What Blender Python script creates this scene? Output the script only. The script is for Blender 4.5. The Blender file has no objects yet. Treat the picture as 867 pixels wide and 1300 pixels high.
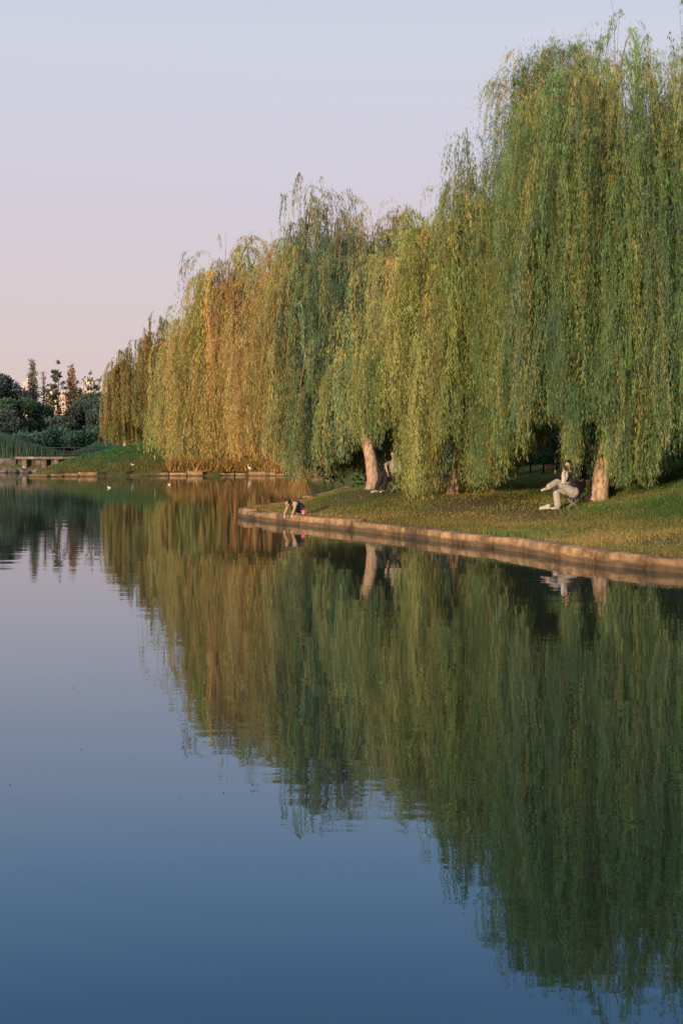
import bpy, math, random
import numpy as np
from mathutils import Vector, noise as mnoise

R = math.radians
rng = np.random.default_rng(7)
random.seed(7)
sc = bpy.context.scene
COL = sc.collection

# ------------------------------------------------------------------ camera
CAM_Z = 1.92
F = 1806.0          # focal length in pixels of the 867x1300 photograph
PITCH = math.atan(73.0 / F)
cd = bpy.data.cameras.new('camera')
cam = bpy.data.objects.new('camera', cd); COL.objects.link(cam)
cam.location = (0, 0, CAM_Z)
cam.rotation_euler = (R(90) - PITCH, 0, 0)
cd.sensor_fit = 'VERTICAL'; cd.sensor_height = 36; cd.sensor_width = 24; cd.lens = 50.0
cd.clip_start = 0.1; cd.clip_end = 8000
sc.camera = cam

def ray(px, py):
    v = np.array([(px - 433.5) / F, 1.0, -(py - 650.0) / F])
    c, s = math.cos(PITCH), math.sin(PITCH)
    return np.array([v[0], v[1] * c + v[2] * s, -v[1] * s + v[2] * c])

def at(px, py, Y):
    d = ray(px, py); k = Y / d[1]
    return np.array([d[0] * k, Y, CAM_Z + d[2] * k])

# ------------------------------------------------------------------ helpers
def link(o, parent=None):
    COL.objects.link(o)
    if parent is not None: o.parent = parent
    return o

def tag(o, label=None, cat=None, group=None, kind=None):
    if label: o['label'] = label
    if cat: o['category'] = cat
    if group: o['group'] = group
    if kind: o['kind'] = kind
    return o

def empty(name, loc, label, cat, group=None, rz=0):
    o = bpy.data.objects.new(name, None); o.empty_display_size = .2
    link(o); o.location = [float(a) for a in loc]; o.rotation_euler = (0, 0, rz)
    return tag(o, label, cat, group)

def mesh_np(name, V, Q=None, mat=None, parent=None, col=None, smooth=False, T=None):
    V = np.asarray(V, dtype=np.float32)
    loops, starts, n = [], [], 0
    if Q is not None and len(Q):
        Q = np.asarray(Q, dtype=np.int32); loops.append(Q.ravel()); starts.append(np.arange(len(Q)) * 4); n = len(Q) * 4
    if T is not None and len(T):
        T = np.asarray(T, dtype=np.int32); loops.append(T.ravel()); starts.append(n + np.arange(len(T)) * 3)
    loops = np.concatenate(loops); starts = np.concatenate(starts).astype(np.int32)
    me = bpy.data.meshes.new(name)
    me.vertices.add(len(V)); me.vertices.foreach_set('co', V.ravel())
    me.loops.add(len(loops)); me.loops.foreach_set('vertex_index', loops)
    me.polygons.add(len(starts)); me.polygons.foreach_set('loop_start', starts)
    me.update(calc_edges=True)
    if smooth: me.polygons.foreach_set('use_smooth', np.ones(len(starts), dtype=bool))
    if col is not None:
        at_ = me.attributes.new('tint', 'FLOAT_VECTOR', 'FACE')
        at_.data.foreach_set('vector', np.asarray(col, dtype=np.float32).ravel())
    me.validate(clean_customdata=False)
    o = bpy.data.objects.new(name, me)
    if mat: me.materials.append(mat)
    return link(o, parent)

class MB:
    """collects quads / tris into one mesh"""
    def __init__(s): s.v = []; s.q = []; s.t = []; s.n = 0
    def add(s, V, Q=(), T=()):
        V = np.asarray(V, dtype=float)
        if len(Q): s.q.append(np.asarray(Q, dtype=np.int64) + s.n)
        if len(T): s.t.append(np.asarray(T, dtype=np.int64) + s.n)
        s.v.append(V); s.n += len(V)
    def box(s, c, size, rz=0, rot=None):
        c = np.array(c, float); h = np.array(size, float) / 2
        V = np.array([[x, y, z] for z in (-1, 1) for y in (-1, 1) for x in (-1, 1)]) * h
        if rz:
            ca, sa = math.cos(rz), math.sin(rz)
            V = np.stack([V[:, 0] * ca - V[:, 1] * sa, V[:, 0] * sa + V[:, 1] * ca, V[:, 2]], 1)
        s.add(V + c, [[0, 2, 3, 1], [4, 5, 7, 6], [0, 1, 5, 4], [2, 6, 7, 3], [0, 4, 6, 2], [1, 3, 7, 5]])
    def tube(s, P, rad, k=8, cap=True, wob=0, seed=0):
        P = np.asarray(P, float); n = len(P); rad = np.ones(n) * rad if np.isscalar(rad) else np.asarray(rad, float)
        tg = np.gradient(P, axis=0); tg /= np.linalg.norm(tg, axis=1)[:, None] + 1e-9
        ref = np.array([0, 1.0, 0]) if abs(tg[:, 1]).max() < .9 else np.array([1.0, 0, 0])
        if abs(tg @ ref).max() > .95: ref = np.array([.3, .2, 1.0])
        A = np.cross(tg, ref); A /= np.linalg.norm(A, axis=1)[:, None] + 1e-9
        B = np.cross(tg, A)
        th = np.arange(k) * 2 * math.pi / k
        rr = rad[:, None] * np.ones((n, k))
        if wob:
            r_ = np.random.default_rng(seed)
            ridge = r_.normal(0, 1, k)
            rr = rr * (1 + wob * (ridge[None, :] * .6 + r_.normal(0, .5, (n, k))))
        V = P[:, None, :] + rr[..., None] * (np.cos(th)[None, :, None] * A[:, None, :] + np.sin(th)[None, :, None] * B[:, None, :])
        V = V.reshape(-1, 3)
        i = np.arange(n - 1)[:, None] * k; j = np.arange(k)[None, :]; j2 = (j + 1) % k
        Q = np.stack([i + j, i + j2, i + k + j2, i + k + j], -1).reshape(-1, 4)
        T = []
        if cap:
            V = np.vstack([V, P[0], P[-1]]); a, b = n * k, n * k + 1
            T = [[a, (q + 1) % k, q] for q in range(k)] + [[b, (n - 1) * k + q, (n - 1) * k + (q + 1) % k] for q in range(k)]
        s.add(V, Q, T)
    def ball(s, c, r, k=12, m=8, rot=None):
        r = np.array([r] * 3 if np.isscalar(r) else r, float)
        V = []
        for a in range(m + 1):
            p = math.pi * a / m
            for b in range(k):
                t = 2 * math.pi * b / k
                V.append((math.sin(p) * math.cos(t), math.sin(p) * math.sin(t), math.cos(p)))
        V = np.array(V) * r
        if rot is not None: V = V @ np.array(rot).T
        Q = [[a * k + b, (a + 1) * k + b, (a + 1) * k + (b + 1) % k, a * k + (b + 1) % k] for a in range(m) for b in range(k)]
        s.add(V + np.array(c), Q)
    def cone(s, a, b, ra, rb, k=12):
        """tapered capsule"""
        a = np.array(a, float); b = np.array(b, float); d = b - a; L = np.linalg.norm(d)
        if L < 1e-6: s.ball(a, ra); return
        t = [-.98, -.8, -.5, 0]
        P, r_ = [], []
        for q in t: P.append(a + d / L * ra * q); r_.append(ra * math.sqrt(max(1 - q * q, .002)))
        for q in t[::-1]: P.append(b - d / L * rb * q); r_.append(rb * math.sqrt(max(1 - q * q, .002)))
        s.tube(P, r_, k)
    def build(s, name, mat, parent=None, smooth=False):
        V = np.vstack(s.v)
        Q = np.vstack(s.q) if s.q else None; T = np.vstack(s.t) if s.t else None
        return mesh_np(name, V, Q, mat, parent, None, smooth, T)

def unit(a): return a / (np.linalg.norm(a, axis=-1, keepdims=True) + 1e-9)

# ------------------------------------------------------------------ materials
def new_mat(name):
    m = bpy.data.materials.new(name); m.use_nodes = True
    nt = m.node_tree; nt.nodes.clear()
    out = nt.nodes.new('ShaderNodeOutputMaterial')
    return m, nt, out
def nd(nt, t, **kw):
    n = nt.nodes.new(t)
    for k, v in kw.items():
        if k in n.inputs: n.inputs[k].default_value = v
        else: setattr(n, k, v)
    return n
def ramp(nt, stops, interp='LINEAR'):
    n = nt.nodes.new('ShaderNodeValToRGB'); e = n.color_ramp.elements
    n.color_ramp.interpolation = interp
    while len(e) > 1: e.remove(e[-1])
    e[0].position = stops[0][0]; e[0].color = (*stops[0][1], 1)
    for p, c in stops[1:]:
        x = e.new(p); x.color = (*c, 1)
    return n

def leaf_mat(name, trans=.32):
    m, nt, out = new_mat(name); L = nt.links
    a = nd(nt, 'ShaderNodeAttribute', attribute_name='tint')
    d = nd(nt, 'ShaderNodeBsdfDiffuse'); t = nd(nt, 'ShaderNodeBsdfTranslucent')
    mx = nd(nt, 'ShaderNodeMixShader', Fac=trans)
    L.new(a.outputs['Vector'], d.inputs['Color']); L.new(a.outputs['Vector'], t.inputs['Color'])
    L.new(d.outputs[0], mx.inputs[1]); L.new(t.outputs[0], mx.inputs[2]); L.new(mx.outputs[0], out.inputs[0])
    return m

def solid(name, c, c2=None, scale=8, rough=.8, bump=0, stretch=(1, 1, 1), bscale=None, detail=4, coat=0):
    m, nt, out = new_mat(name); L = nt.links
    b = nd(nt, 'ShaderNodeBsdfPrincipled'); b.inputs['Roughness'].default_value = rough
    tc = nd(nt, 'ShaderNodeTexCoord'); mp = nd(nt, 'ShaderNodeMapping'); mp.inputs['Scale'].default_value = stretch
    L.new(tc.outputs['Object'], mp.inputs[0])
    no = nd(nt, 'ShaderNodeTexNoise', Scale=scale, Detail=detail); L.new(mp.outputs[0], no.inputs['Vector'])
    c2 = c2 or tuple(x * .7 for x in c)
    rp = ramp(nt, [(.32, c2), (.68, c)]); L.new(no.outputs['Fac'], rp.inputs[0]); L.new(rp.outputs[0], b.inputs['Base Color'])
    if bump:
        n2 = nd(nt, 'ShaderNodeTexNoise', Scale=bscale or scale * 2, Detail=5); L.new(mp.outputs[0], n2.inputs['Vector'])
        bp = nd(nt, 'ShaderNodeBump', Strength=.8, Distance=bump); L.new(n2.outputs['Fac'], bp.inputs['Height']); L.new(bp.outputs[0], b.inputs['Normal'])
    L.new(b.outputs[0], out.inputs[0])
    return m

M = {}
M['leaf'] = leaf_mat('willow_leaves', .38)
M['leaf2'] = leaf_mat('broad_leaves', .2)
M['grass_blade'] = leaf_mat('grass_blades', .3)
M['bark'] = solid('willow_bark', (.62, .44, .32), (.22, .145, .10), 9, .95, .05, (1, 1, .22), 14)
M['twig'] = solid('twig_bark', (.13, .09, .05), (.07, .05, .03), 5, .95)
M['limb'] = solid('limb_bark', (.20, .15, .09), (.10, .08, .05), 5, .95)
M['bark_grey'] = solid('grey_bark', (.30, .27, .24), (.12, .11, .10), 6, .95, .03, (1, 1, .3))
M['skin'] = solid('skin', (.52, .30, .21), (.46, .25, .17), 20, .55)
M['hair'] = solid('dark_hair', (.018, .013, .012), (.008, .006, .006), 60, .45, .004, (1, 1, .2))
M['eye'] = solid('dark_eye', (.01, .01, .01), None, 5, .2)
M['lips'] = solid('lips', (.40, .12, .10), None, 5, .5)
M['cream'] = solid('cream_cloth', (.52, .48, .44), (.42, .38, .35), 14, .9, .01)
M['black'] = solid('black_cloth', (.018, .019, .022), (.01, .01, .012), 14, .9, .01)
M['darkgrey'] = solid('dark_grey_cloth', (.06, .065, .07), (.03, .03, .035), 14, .9, .01)
M['navy'] = solid('navy_cloth', (.03, .045, .085), (.018, .025, .05), 14, .9, .01)
M['tan'] = solid('tan_cloth', (.50, .38, .27), (.40, .29, .2), 14, .9, .01)
M['greytop'] = solid('light_grey_cloth', (.34, .33, .30), (.25, .24, .22), 14, .9, .01)
M['white'] = solid('white_canvas', (.56, .53, .48), (.48, .45, .41), 10, .6)
M['shoe_yellow'] = solid('cream_yellow_shoe', (.62, .52, .30), None, 10, .6)
M['pink'] = solid('pink_plastic', (.85, .16, .24), (.78, .13, .2), 6, .35)
M['orange'] = solid('orange_cloth', (.75, .24, .07), (.6, .17, .05), 10, .7)
M['metal'] = solid('grey_metal', (.2, .2, .21), None, 10, .4)
M['woodrail'] = solid('shaded_timber', (.025, .032, .03), (.015, .02, .02), 6, .85)  # darkened so the colour carries the shade of the far left bank
M['feather'] = solid('white_feathers', (.85, .83, .8), None, 30, .7)
M['beak'] = solid('orange_beak', (.6, .25, .05), None, 10, .5)
M['darkglass'] = solid('window_glass', (.08, .08, .10), (.05, .05, .06), 2, .3)

def pattern_mat():
    m, nt, out = new_mat('patterned_trousers'); L = nt.links
    b = nd(nt, 'ShaderNodeBsdfPrincipled', Roughness=.9)
    tc = nd(nt, 'ShaderNodeTexCoord'); v = nd(nt, 'ShaderNodeTexVoronoi', Scale=26.0)
    L.new(tc.outputs['Object'], v.inputs['Vector'])
    rp = ramp(nt, [(.25, (.12, .115, .12)), (.42, (.42, .38, .35))]); L.new(v.outputs['Distance'], rp.inputs[0])
    L.new(rp.outputs[0], b.inputs['Base Color']); L.new(b.outputs[0], out.inputs[0])
    return m
M['pattern'] = pattern_mat()

def stone_mat(name, warm, dark, algae=True):
    m, nt, out = new_mat(name); L = nt.links
    b = nd(nt, 'ShaderNodeBsdfPrincipled', Roughness=.9)
    tc = nd(nt, 'ShaderNodeTexCoord'); g = nd(nt, 'ShaderNodeNewGeometry')
    no = nd(nt, 'ShaderNodeTexNoise', Scale=4.0, Detail=8.0, Roughness=.65); L.new(g.outputs['Position'], no.inputs['Vector'])
    rp = ramp(nt, [(.3, dark), (.5, tuple((a + c) / 2 for a, c in zip(warm, dark))), (.7, warm)]); L.new(no.outputs['Fac'], rp.inputs[0])
    sx = nd(nt, 'ShaderNodeSeparateXYZ'); L.new(g.outputs['Position'], sx.inputs[0])
    n2 = nd(nt, 'ShaderNodeTexNoise', Scale=2.2, Detail=5.0); L.new(g.outputs['Position'], n2.inputs['Vector'])
    ad = nd(nt, 'ShaderNodeMath', operation='MULTIPLY_ADD'); ad.inputs[1].default_value = -.16; L.new(n2.outputs['Fac'], ad.inputs[0]); L.new(sx.outputs['Z'], ad.inputs[2])
    wet = ramp(nt, [(.0, (1, 1, 1)), (.05, (0, 0, 0))]); L.new(ad.outputs[0], wet.inputs[0])
    mx = nd(nt, 'ShaderNodeMixRGB'); mx.inputs[2].default_value = (.06, .05, .035, 1)
    w2 = nd(nt, 'ShaderNodeMath', operation='MULTIPLY'); w2.inputs[1].default_value = .75; L.new(wet.outputs[0], w2.inputs[0])
    L.new(w2.outputs[0], mx.inputs[0]); L.new(rp.outputs[0], mx.inputs[1])
    # dark blotches
    n3 = nd(nt, 'ShaderNodeTexNoise', Scale=1.1, Detail=6.0, Roughness=.7); L.new(g.outputs['Position'], n3.inputs['Vector'])
    r3 = ramp(nt, [(.40, (.36, .34, .31)), (.50, (.8, .78, .74)), (.64, (1.15, 1.1, 1.05))]); L.new(n3.outputs['Fac'], r3.inputs[0])
    mm = nd(nt, 'ShaderNodeMixRGB', blend_type='MULTIPLY'); mm.inputs[0].default_value = 1
    L.new(mx.outputs[0], mm.inputs[1]); L.new(r3.outputs[0], mm.inputs[2])
    oi = nd(nt, 'ShaderNodeObjectInfo'); ro = ramp(nt, [(0, (.68, .66, .66)), (.5, (.95, .93, .9)), (1, (1.22, 1.16, 1.05))]); L.new(oi.outputs['Random'], ro.inputs[0])
    mo = nd(nt, 'ShaderNodeMixRGB', blend_type='MULTIPLY'); mo.inputs[0].default_value = 1; L.new(mm.outputs[0], mo.inputs[1]); L.new(ro.outputs[0], mo.inputs[2])
    L.new(mo.outputs[0], b.inputs['Base Color'])
    bp = nd(nt, 'ShaderNodeBump', Strength=.9, Distance=.03); n4 = nd(nt, 'ShaderNodeTexNoise', Scale=14.0, Detail=6.0); L.new(g.outputs['Position'], n4.inputs['Vector'])
    L.new(n4.outputs['Fac'], bp.inputs['Height']); L.new(bp.outputs[0], b.inputs['Normal']); L.new(b.outputs[0], out.inputs[0])
    return m
M['stone'] = stone_mat('kerb_stone', (.54, .37, .21), (.21, .13, .07))
M['stone_grey'] = stone_mat('grey_stone', (.33, .30, .28), (.13, .125, .12))
M['rock'] = stone_mat('rock', (.24, .23, .22), (.08, .085, .085))

def ground_mat():
    m, nt, out = new_mat('grass_ground'); L = nt.links
    b = nd(nt, 'ShaderNodeBsdfPrincipled', Roughness=1.0); b.inputs['Specular IOR Level'].default_value = .1
    g = nd(nt, 'ShaderNodeNewGeometry')
    n1 = nd(nt, 'ShaderNodeTexNoise', Scale=.8, Detail=6.0, Roughness=.6); n2 = nd(nt, 'ShaderNodeTexNoise', Scale=16.0, Detail=4.0, Roughness=.7)
    for n in (n1, n2): L.new(g.outputs['Position'], n.inputs['Vector'])
    r1 = ramp(nt, [(.35, (.06, .11, .04)), (.52, (.11, .13, .045)), (.68, (.21, .15, .07))]); L.new(n1.outputs['Fac'], r1.inputs[0])
    r2 = ramp(nt, [(.3, (.45, .5, .45)), (.7, (1.45, 1.3, 1.1))]); L.new(n2.outputs['Fac'], r2.inputs[0])
    mm = nd(nt, 'ShaderNodeMixRGB', blend_type='MULTIPLY'); mm.inputs[0].default_value = 1
    L.new(r1.outputs[0], mm.inputs[1]); L.new(r2.outputs[0], mm.inputs[2])
    a = nd(nt, 'ShaderNodeAttribute', attribute_name='dirt')
    mx = nd(nt, 'ShaderNodeMixRGB'); mx.inputs[2].default_value = (.17, .105, .07, 1)
    L.new(a.outputs['Fac'], mx.inputs[0]); L.new(mm.outputs[0], mx.inputs[1])
    L.new(mx.outputs[0], b.inputs['Base Color'])
    bp = nd(nt, 'ShaderNodeBump', Strength=1.0, Distance=.06); L.new(n2.outputs['Fac'], bp.inputs['Height']); L.new(bp.outputs[0], b.inputs['Normal'])
    L.new(b.outputs[0], out.inputs[0])
    return m
M['ground'] = ground_mat()

def water_mat():
    m, nt, out = new_mat('lake_water'); L = nt.links
    g = nd(nt, 'ShaderNodeNewGeometry')
    def wave(sx, sy, scale, detail, rz=0):
        mp = nd(nt, 'ShaderNodeMapping'); mp.inputs['Scale'].default_value = (sx, sy, 1); mp.inputs['Rotation'].default_value = (0, 0, rz)
        L.new(g.outputs['Position'], mp.inputs[0])
        n = nd(nt, 'ShaderNodeTexNoise', Scale=scale, Detail=detail, Roughness=.45); L.new(mp.outputs[0], n.inputs['Vector'])
        return n
    w1 = wave(.45, 1, 1.1, 2.0, .15); w2 = wave(.5, 1, 5.5, 2.0, -.2)
    # calmer and rougher patches
    w3 = wave(.3, 1, .12, 2.0, .1)
    am = nd(nt, 'ShaderNodeMapRange'); am.inputs[1].default_value = .4; am.inputs[2].default_value = .65; am.inputs[3].default_value = .35; am.inputs[4].default_value = 1.0
    L.new(w3.outputs['Fac'], am.inputs[0])
    a2 = nd(nt, 'ShaderNodeMath', operation='MULTIPLY'); L.new(w2.outputs['Fac'], a2.inputs[0]); L.new(am.outputs[0], a2.inputs[1])
    b1 = nd(nt, 'ShaderNodeBump', Strength=1.0, Distance=.0032); L.new(w1.outputs['Fac'], b1.inputs['Height'])
    b2 = nd(nt, 'ShaderNodeBump', Strength=1.0, Distance=.0013); L.new(a2.outputs[0], b2.inputs['Height']); L.new(b1.outputs[0], b2.inputs['Normal'])
    lw = nd(nt, 'ShaderNodeLayerWeight', Blend=.5)     # facing = 1 - cos(incidence)
    gl = nd(nt, 'ShaderNodeBsdfGlossy'); gl.inputs['Roughness'].default_value = .012; L.new(b2.outputs[0], gl.inputs['Normal'])
    # reflectance against the angle of view: grazing reflects nearly all, steep very little, bluish
    rp = ramp(nt, [(0, (.01, .02, .03)), (.55, (.05, .10, .15)), (.64, (.072, .150, .236)), (.72, (.136, .236, .342)), (.82, (.31, .385, .46)), (.90, (.50, .545, .62)), (.95, (.64, .655, .70)), (1, (.84, .83, .84))])
    L.new(lw.outputs['Facing'], rp.inputs[0]); L.new(rp.outputs[0], gl.inputs['Color'])
    df = nd(nt, 'ShaderNodeBsdfDiffuse'); df.inputs['Color'].default_value = (.012, .015, .009, 1)
    ad = nd(nt, 'ShaderNodeAddShader'); L.new(gl.outputs[0], ad.inputs[0]); L.new(df.outputs[0], ad.inputs[1]); L.new(ad.outputs[0], out.inputs[0])
    return m
M['water'] = water_mat()

# ------------------------------------------------------------------ shoreline and land
near_shore = [(60, 6), (25, 12.5), (14, 16.6), (9, 19.6), (7, 21.3), (5.5, 22.96), (4.64, 24.2), (4.05, 25.7), (3.3, 28.6), (2.45, 30.4), (1.57, 32.7), (.75, 34.6), (-.07, 36.5),
              (-.75, 37.9), (-1.37, 39.1), (-2.1, 40.7), (-2.75, 42.3), (-3.1, 43.5), (-3.22, 44.4), (-3.1, 45.5), (-2.87, 46.8), (-2.13, 50.3), (-1.62, 55.0), (-1.06, 60.8), (-.49, 66.5), (.3, 77)]
far_shore = [(3, 92), (2, 108), (-1, 120), (-4.6, 128), (-9, 129.5), (-13, 128), (-16.5, 127.5), (-22.5, 124), (-26, 123), (-27.3, 124.5), (-27.5, 129), (-26, 138), (-27, 150)]
left_shore = [(-27.5, 150.5), (-36, 150), (-50, 149), (-80, 145), (-200, 140), (-1500, 150), (-1500, 4200), (1500, 4200), (1500, 6)]
poly = np.array(near_shore + far_shore + left_shore, float)

def sdf(X, Y):
    """signed distance to the shoreline, positive on land"""
    d = np.full(X.shape, 1e9); inside = np.zeros(X.shape, bool)
    n = len(poly)
    for i in range(n):
        a = poly[i]; b = poly[(i + 1) % n]; e = b - a
        t = np.clip(((X - a[0]) * e[0] + (Y - a[1]) * e[1]) / (e @ e), 0, 1)
        d = np.minimum(d, np.hypot(X - a[0] - t * e[0], Y - a[1] - t * e[1]))
        c = ((a[1] > Y) != (b[1] > Y)) & (X < (b[0] - a[0]) * (Y - a[1]) / (b[1] - a[1] + 1e-12) + a[0])
        inside ^= c
    return np.where(inside, d, -d)

def hgt(X, Y, raw=False):
    X = np.asarray(X, float); Y = np.asarray(Y, float)
    d = sdf(X, Y)
    dd = np.clip(d, 0, None)
    near = .2 + .03 * dd + .0085 * dd ** 2
    k = np.clip((dd - 11.5) / 9, 0, 1); k = k * k * (3 - 2 * k)
    near = np.minimum(near, 1.62) * (1 - k) + .85 * k
    far = .22 + np.minimum(.38 * dd, 3.2)
    leftb = .2 + np.minimum(.6 * dd, 1.35)
    w = np.clip((Y - 80) / 30, 0, 1)
    wl = np.clip((-X - 27) / 3, 0, 1) * np.clip((Y - 138) / 8, 0, 1)
    near = near + np.clip(dd / 2.5, 0, 1) * (.46 * np.exp(-((X - 1.2) / 2.6) ** 2 - ((Y - 46.5) / 5.5) ** 2) + .32 * np.exp(-((X - 3.2) / 1.9) ** 2 - ((Y - 38.5) / 3.2) ** 2) + .42 * np.exp(-((X - 9.6) / 2.6) ** 2 - ((Y - 34) / 5.0) ** 2))
    h = near * (1 - w) + far * w
    h = h * (1 - wl) + leftb * wl
    h = h + np.clip(dd / 3, 0, 1) * (.05 * np.sin(X * 1.3 + 1.7 * np.sin(Y * .6)) * np.sin(Y * .9 + .5) + .02 * np.sin(X * 3.7) * np.sin(Y * 2.9 + X))
    return np.where(d > .22, h, -.7)

def place(px, py):
    d = ray(px, py)
    ts = np.arange(15, 320, .05) / d[1]
    P = np.array([0, 0, CAM_Z])[None, :] + ts[:, None] * d[None, :]
    g = hgt(P[:, 0], P[:, 1])
    hit = np.where(P[:, 2] < np.maximum(g, 0))[0]
    i = hit[0] if len(hit) else len(ts) - 1
    return P[i, 0], P[i, 1], float(max(g[i], 0))

def gz(x, y): return float(hgt(np.array([x]), np.array([y]))[0])

ys = np.concatenate([np.arange(4, 18, .5), np.arange(18, 70, .15), 70 * 1.011 ** np.arange(0, 375)])
us = np.linspace(-.85, .85, 520)
U, YY = np.meshgrid(us, ys)
XX = U * (YY + 12)
ZZ = hgt(XX, YY)
ZZ = np.where(YY > 400, np.minimum(ZZ, 2.0), ZZ)
V = np.stack([XX, YY, ZZ], -1).reshape(-1, 3)
nr, nc = XX.shape
i = (np.arange(nr - 1)[:, None] * nc + np.arange(nc - 1)[None, :]).ravel()
Q = np.stack([i, i + 1, i + nc + 1, i + nc], 1)
ground = mesh_np('ground', V, Q, M['ground'], smooth=True)
tag(ground, kind='structure')
dirt = np.zeros(len(V))
PATH = [(580, 642, 1.0), (625, 641, 1.2), (665, 648, 1.1), (692, 655, .8), (455, 630, .9), (840, 690, 1.0)]
for px, py, r_ in PATH:
    x, y, z = place(px, py)
    q = np.hypot((V[:, 0] - x) / 1.2, (V[:, 1] - y) / 1.9) / r_
    dirt = np.maximum(dirt, np.clip(1.25 - q, 0, 1) * .85)
dirt *= .75 + .25 * np.sin(V[:, 0] * 5) * np.sin(V[:, 1] * 4.1)
a_ = ground.data.attributes.new('dirt', 'FLOAT', 'POINT'); a_.data.foreach_set('value', dirt.astype(np.float32))

W = 4200
water = mesh_np('lake_water', [(-W, -60, 0), (W, -60, 0), (W, W, 0), (-W, W, 0)], [[0, 1, 2, 3]], M['water'])
tag(water, kind='structure')

# ------------------------------------------------------------------ stone kerb of the near bank
def resample(pts, step):
    P = np.array(pts, float)
    # Catmull-Rom smoothing
    out = []
    for k in range(len(P) - 1):
        p0, p1, p2, p3 = P[max(k - 1, 0)], P[k], P[k + 1], P[min(k + 2, len(P) - 1)]
        for t in np.linspace(0, 1, 12, endpoint=False):
            out.append(.5 * ((2 * p1) + (-p0 + p2) * t + (2 * p0 - 5 * p1 + 4 * p2 - p3) * t * t + (-p0 + 3 * p1 - 3 * p2 + p3) * t ** 3))
    out.append(P[-1]); out = np.array(out)
    s = np.concatenate([[0], np.cumsum(np.linalg.norm(np.diff(out, axis=0), axis=1))])
    res, cur, r_ = [], 0, np.random.default_rng(3)
    stops = []
    while cur < s[-1]:
        stops.append(cur); cur += step * r_.uniform(.75, 1.3)
    return np.stack([np.interp(stops, s, out[:, j]) for j in (0, 1)], 1)

def stone_block(a, b, top, width, mat, parent, r_, name='stone_block', depth=-.5):
    """one weathered block from a to b: subdivided, rounded edges, uneven faces"""
    d = b - a; L = np.linalg.norm(d); d /= L
    n = np.array([-d[1], d[0]])
    mid = (a + b) / 2
    if sdf(np.array([mid[0] + n[0] * .2]), np.array([mid[1] + n[1] * .2]))[0] < 0: n = -n
    sec = [(0, depth), (0.0, 0), (-.004, top * .35), (0, top * .7), (.003, top - .03), (.018, top - .008), (.04, top), (width * .5, top + .004), (width - .02, top), (width, top - .02), (width, depth)]
    m = max(4, int(L / .14)); V = []
    ts = np.linspace(0, 1, m)
    ts[1] = .03 / L + .0; ts[-2] = 1 - .03 / L
    jz, jt, out = r_.normal(0, .018), r_.normal(0, .015), r_.normal(0, .02)
    for q, t in enumerate(ts):
        shr = .016 if q in (0, m - 1) else 0
        for (o_, z_) in sec:
            oo = o_ + shr * (1 if o_ < width / 2 else -1) + out
            zz = z_ - (shr if z_ > 0 else 0) + (jz + jt * (t - .5) if z_ > 0 else 0)
            ns = .022 * mnoise.noise(Vector((a[0] * 3 + t * L * 4, a[1] + o_ * 5, z_ * 8)))
            p = a + d * L * t + n * (oo + ns)
            V.append((p[0], p[1], zz + ns * .6 * (z_ > 0)))
    k = len(sec); Qd = []
    for i_ in range(m - 1):
        for j_ in range(k - 1):
            Qd.append([i_ * k + j_, (i_ + 1) * k + j_, (i_ + 1) * k + j_ + 1, i_ * k + j_ + 1])
    T_ = []
    for e in (0, m - 1):
        for j_ in range(1, k - 1): T_.append([e * k, e * k + j_, e * k + j_ + 1] if e == 0 else [e * k, e * k + j_ + 1, e * k + j_])
    mb = MB(); mb.add(V, Qd, T_)
    o = mb.build(name, mat, parent, smooth=False)
    return o

wall = empty('stone_kerb_wall', (0, 0, 0), 'low weathered stone kerb wall edging the grassy willow bank along the water', 'retaining wall')
kp = resample(near_shore[1:], 1.45)
r_ = np.random.default_rng(11)
for k in range(len(kp) - 1):
    a, b = kp[k], kp[k + 1]; d = (b - a) / np.linalg.norm(b - a)
    stone_block(a + d * .026, b - d * .026, .235, .42, M['stone'], wall, r_)
# mortar core behind the joints
core = MB()
for k in range(len(kp) - 1):
    a, b = kp[k], kp[k + 1]; d = (b - a) / np.linalg.norm(b - a); n = np.array([-d[1], d[0]])
    if sdf(np.array([(a + b)[0] / 2 + n[0] * .2]), np.array([(a + b)[1] / 2 + n[1] * .2]))[0] < 0: n = -n
    c = (a + b) / 2 + n * .2
    core.box((c[0], c[1], -.14), (np.linalg.norm(b - a), .12, .60), math.atan2(d[1], d[0]))
core.build('mortar_core', M['rock'], wall)

edge = empty('shore_stones', (0, 0, 0), 'row of low rough edging stones along the far sunlit lake shore', 'stone edging')
fp = resample(far_shore[2:10], 1.5)
for k in range(len(fp) - 1):
    a, b = fp[k], fp[k + 1]; d = (b - a) / np.linalg.norm(b - a)
    stone_block(a + d * .05, b - d * .05, .17 + r_.uniform(-.1, .2), .7 + r_.uniform(-.2, .3), M['stone'], edge, r_)

# ------------------------------------------------------------------ leaves
def diamonds(P, D, L, W, rg):
    n = len(P)
    rnd = rg.normal(0, 1, (n, 3)); S = unit(np.cross(D, rnd))
    mid = P + D * (L * .45)[:, None]
    V = np.empty((n, 4, 3), np.float32)
    V[:, 0] = P; V[:, 1] = mid + S * (W / 2)[:, None]; V[:, 2] = P + D * L[:, None]; V[:, 3] = mid - S * (W / 2)[:, None]
    return V.reshape(-1, 3), np.arange(n * 4).reshape(n, 4)

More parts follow.
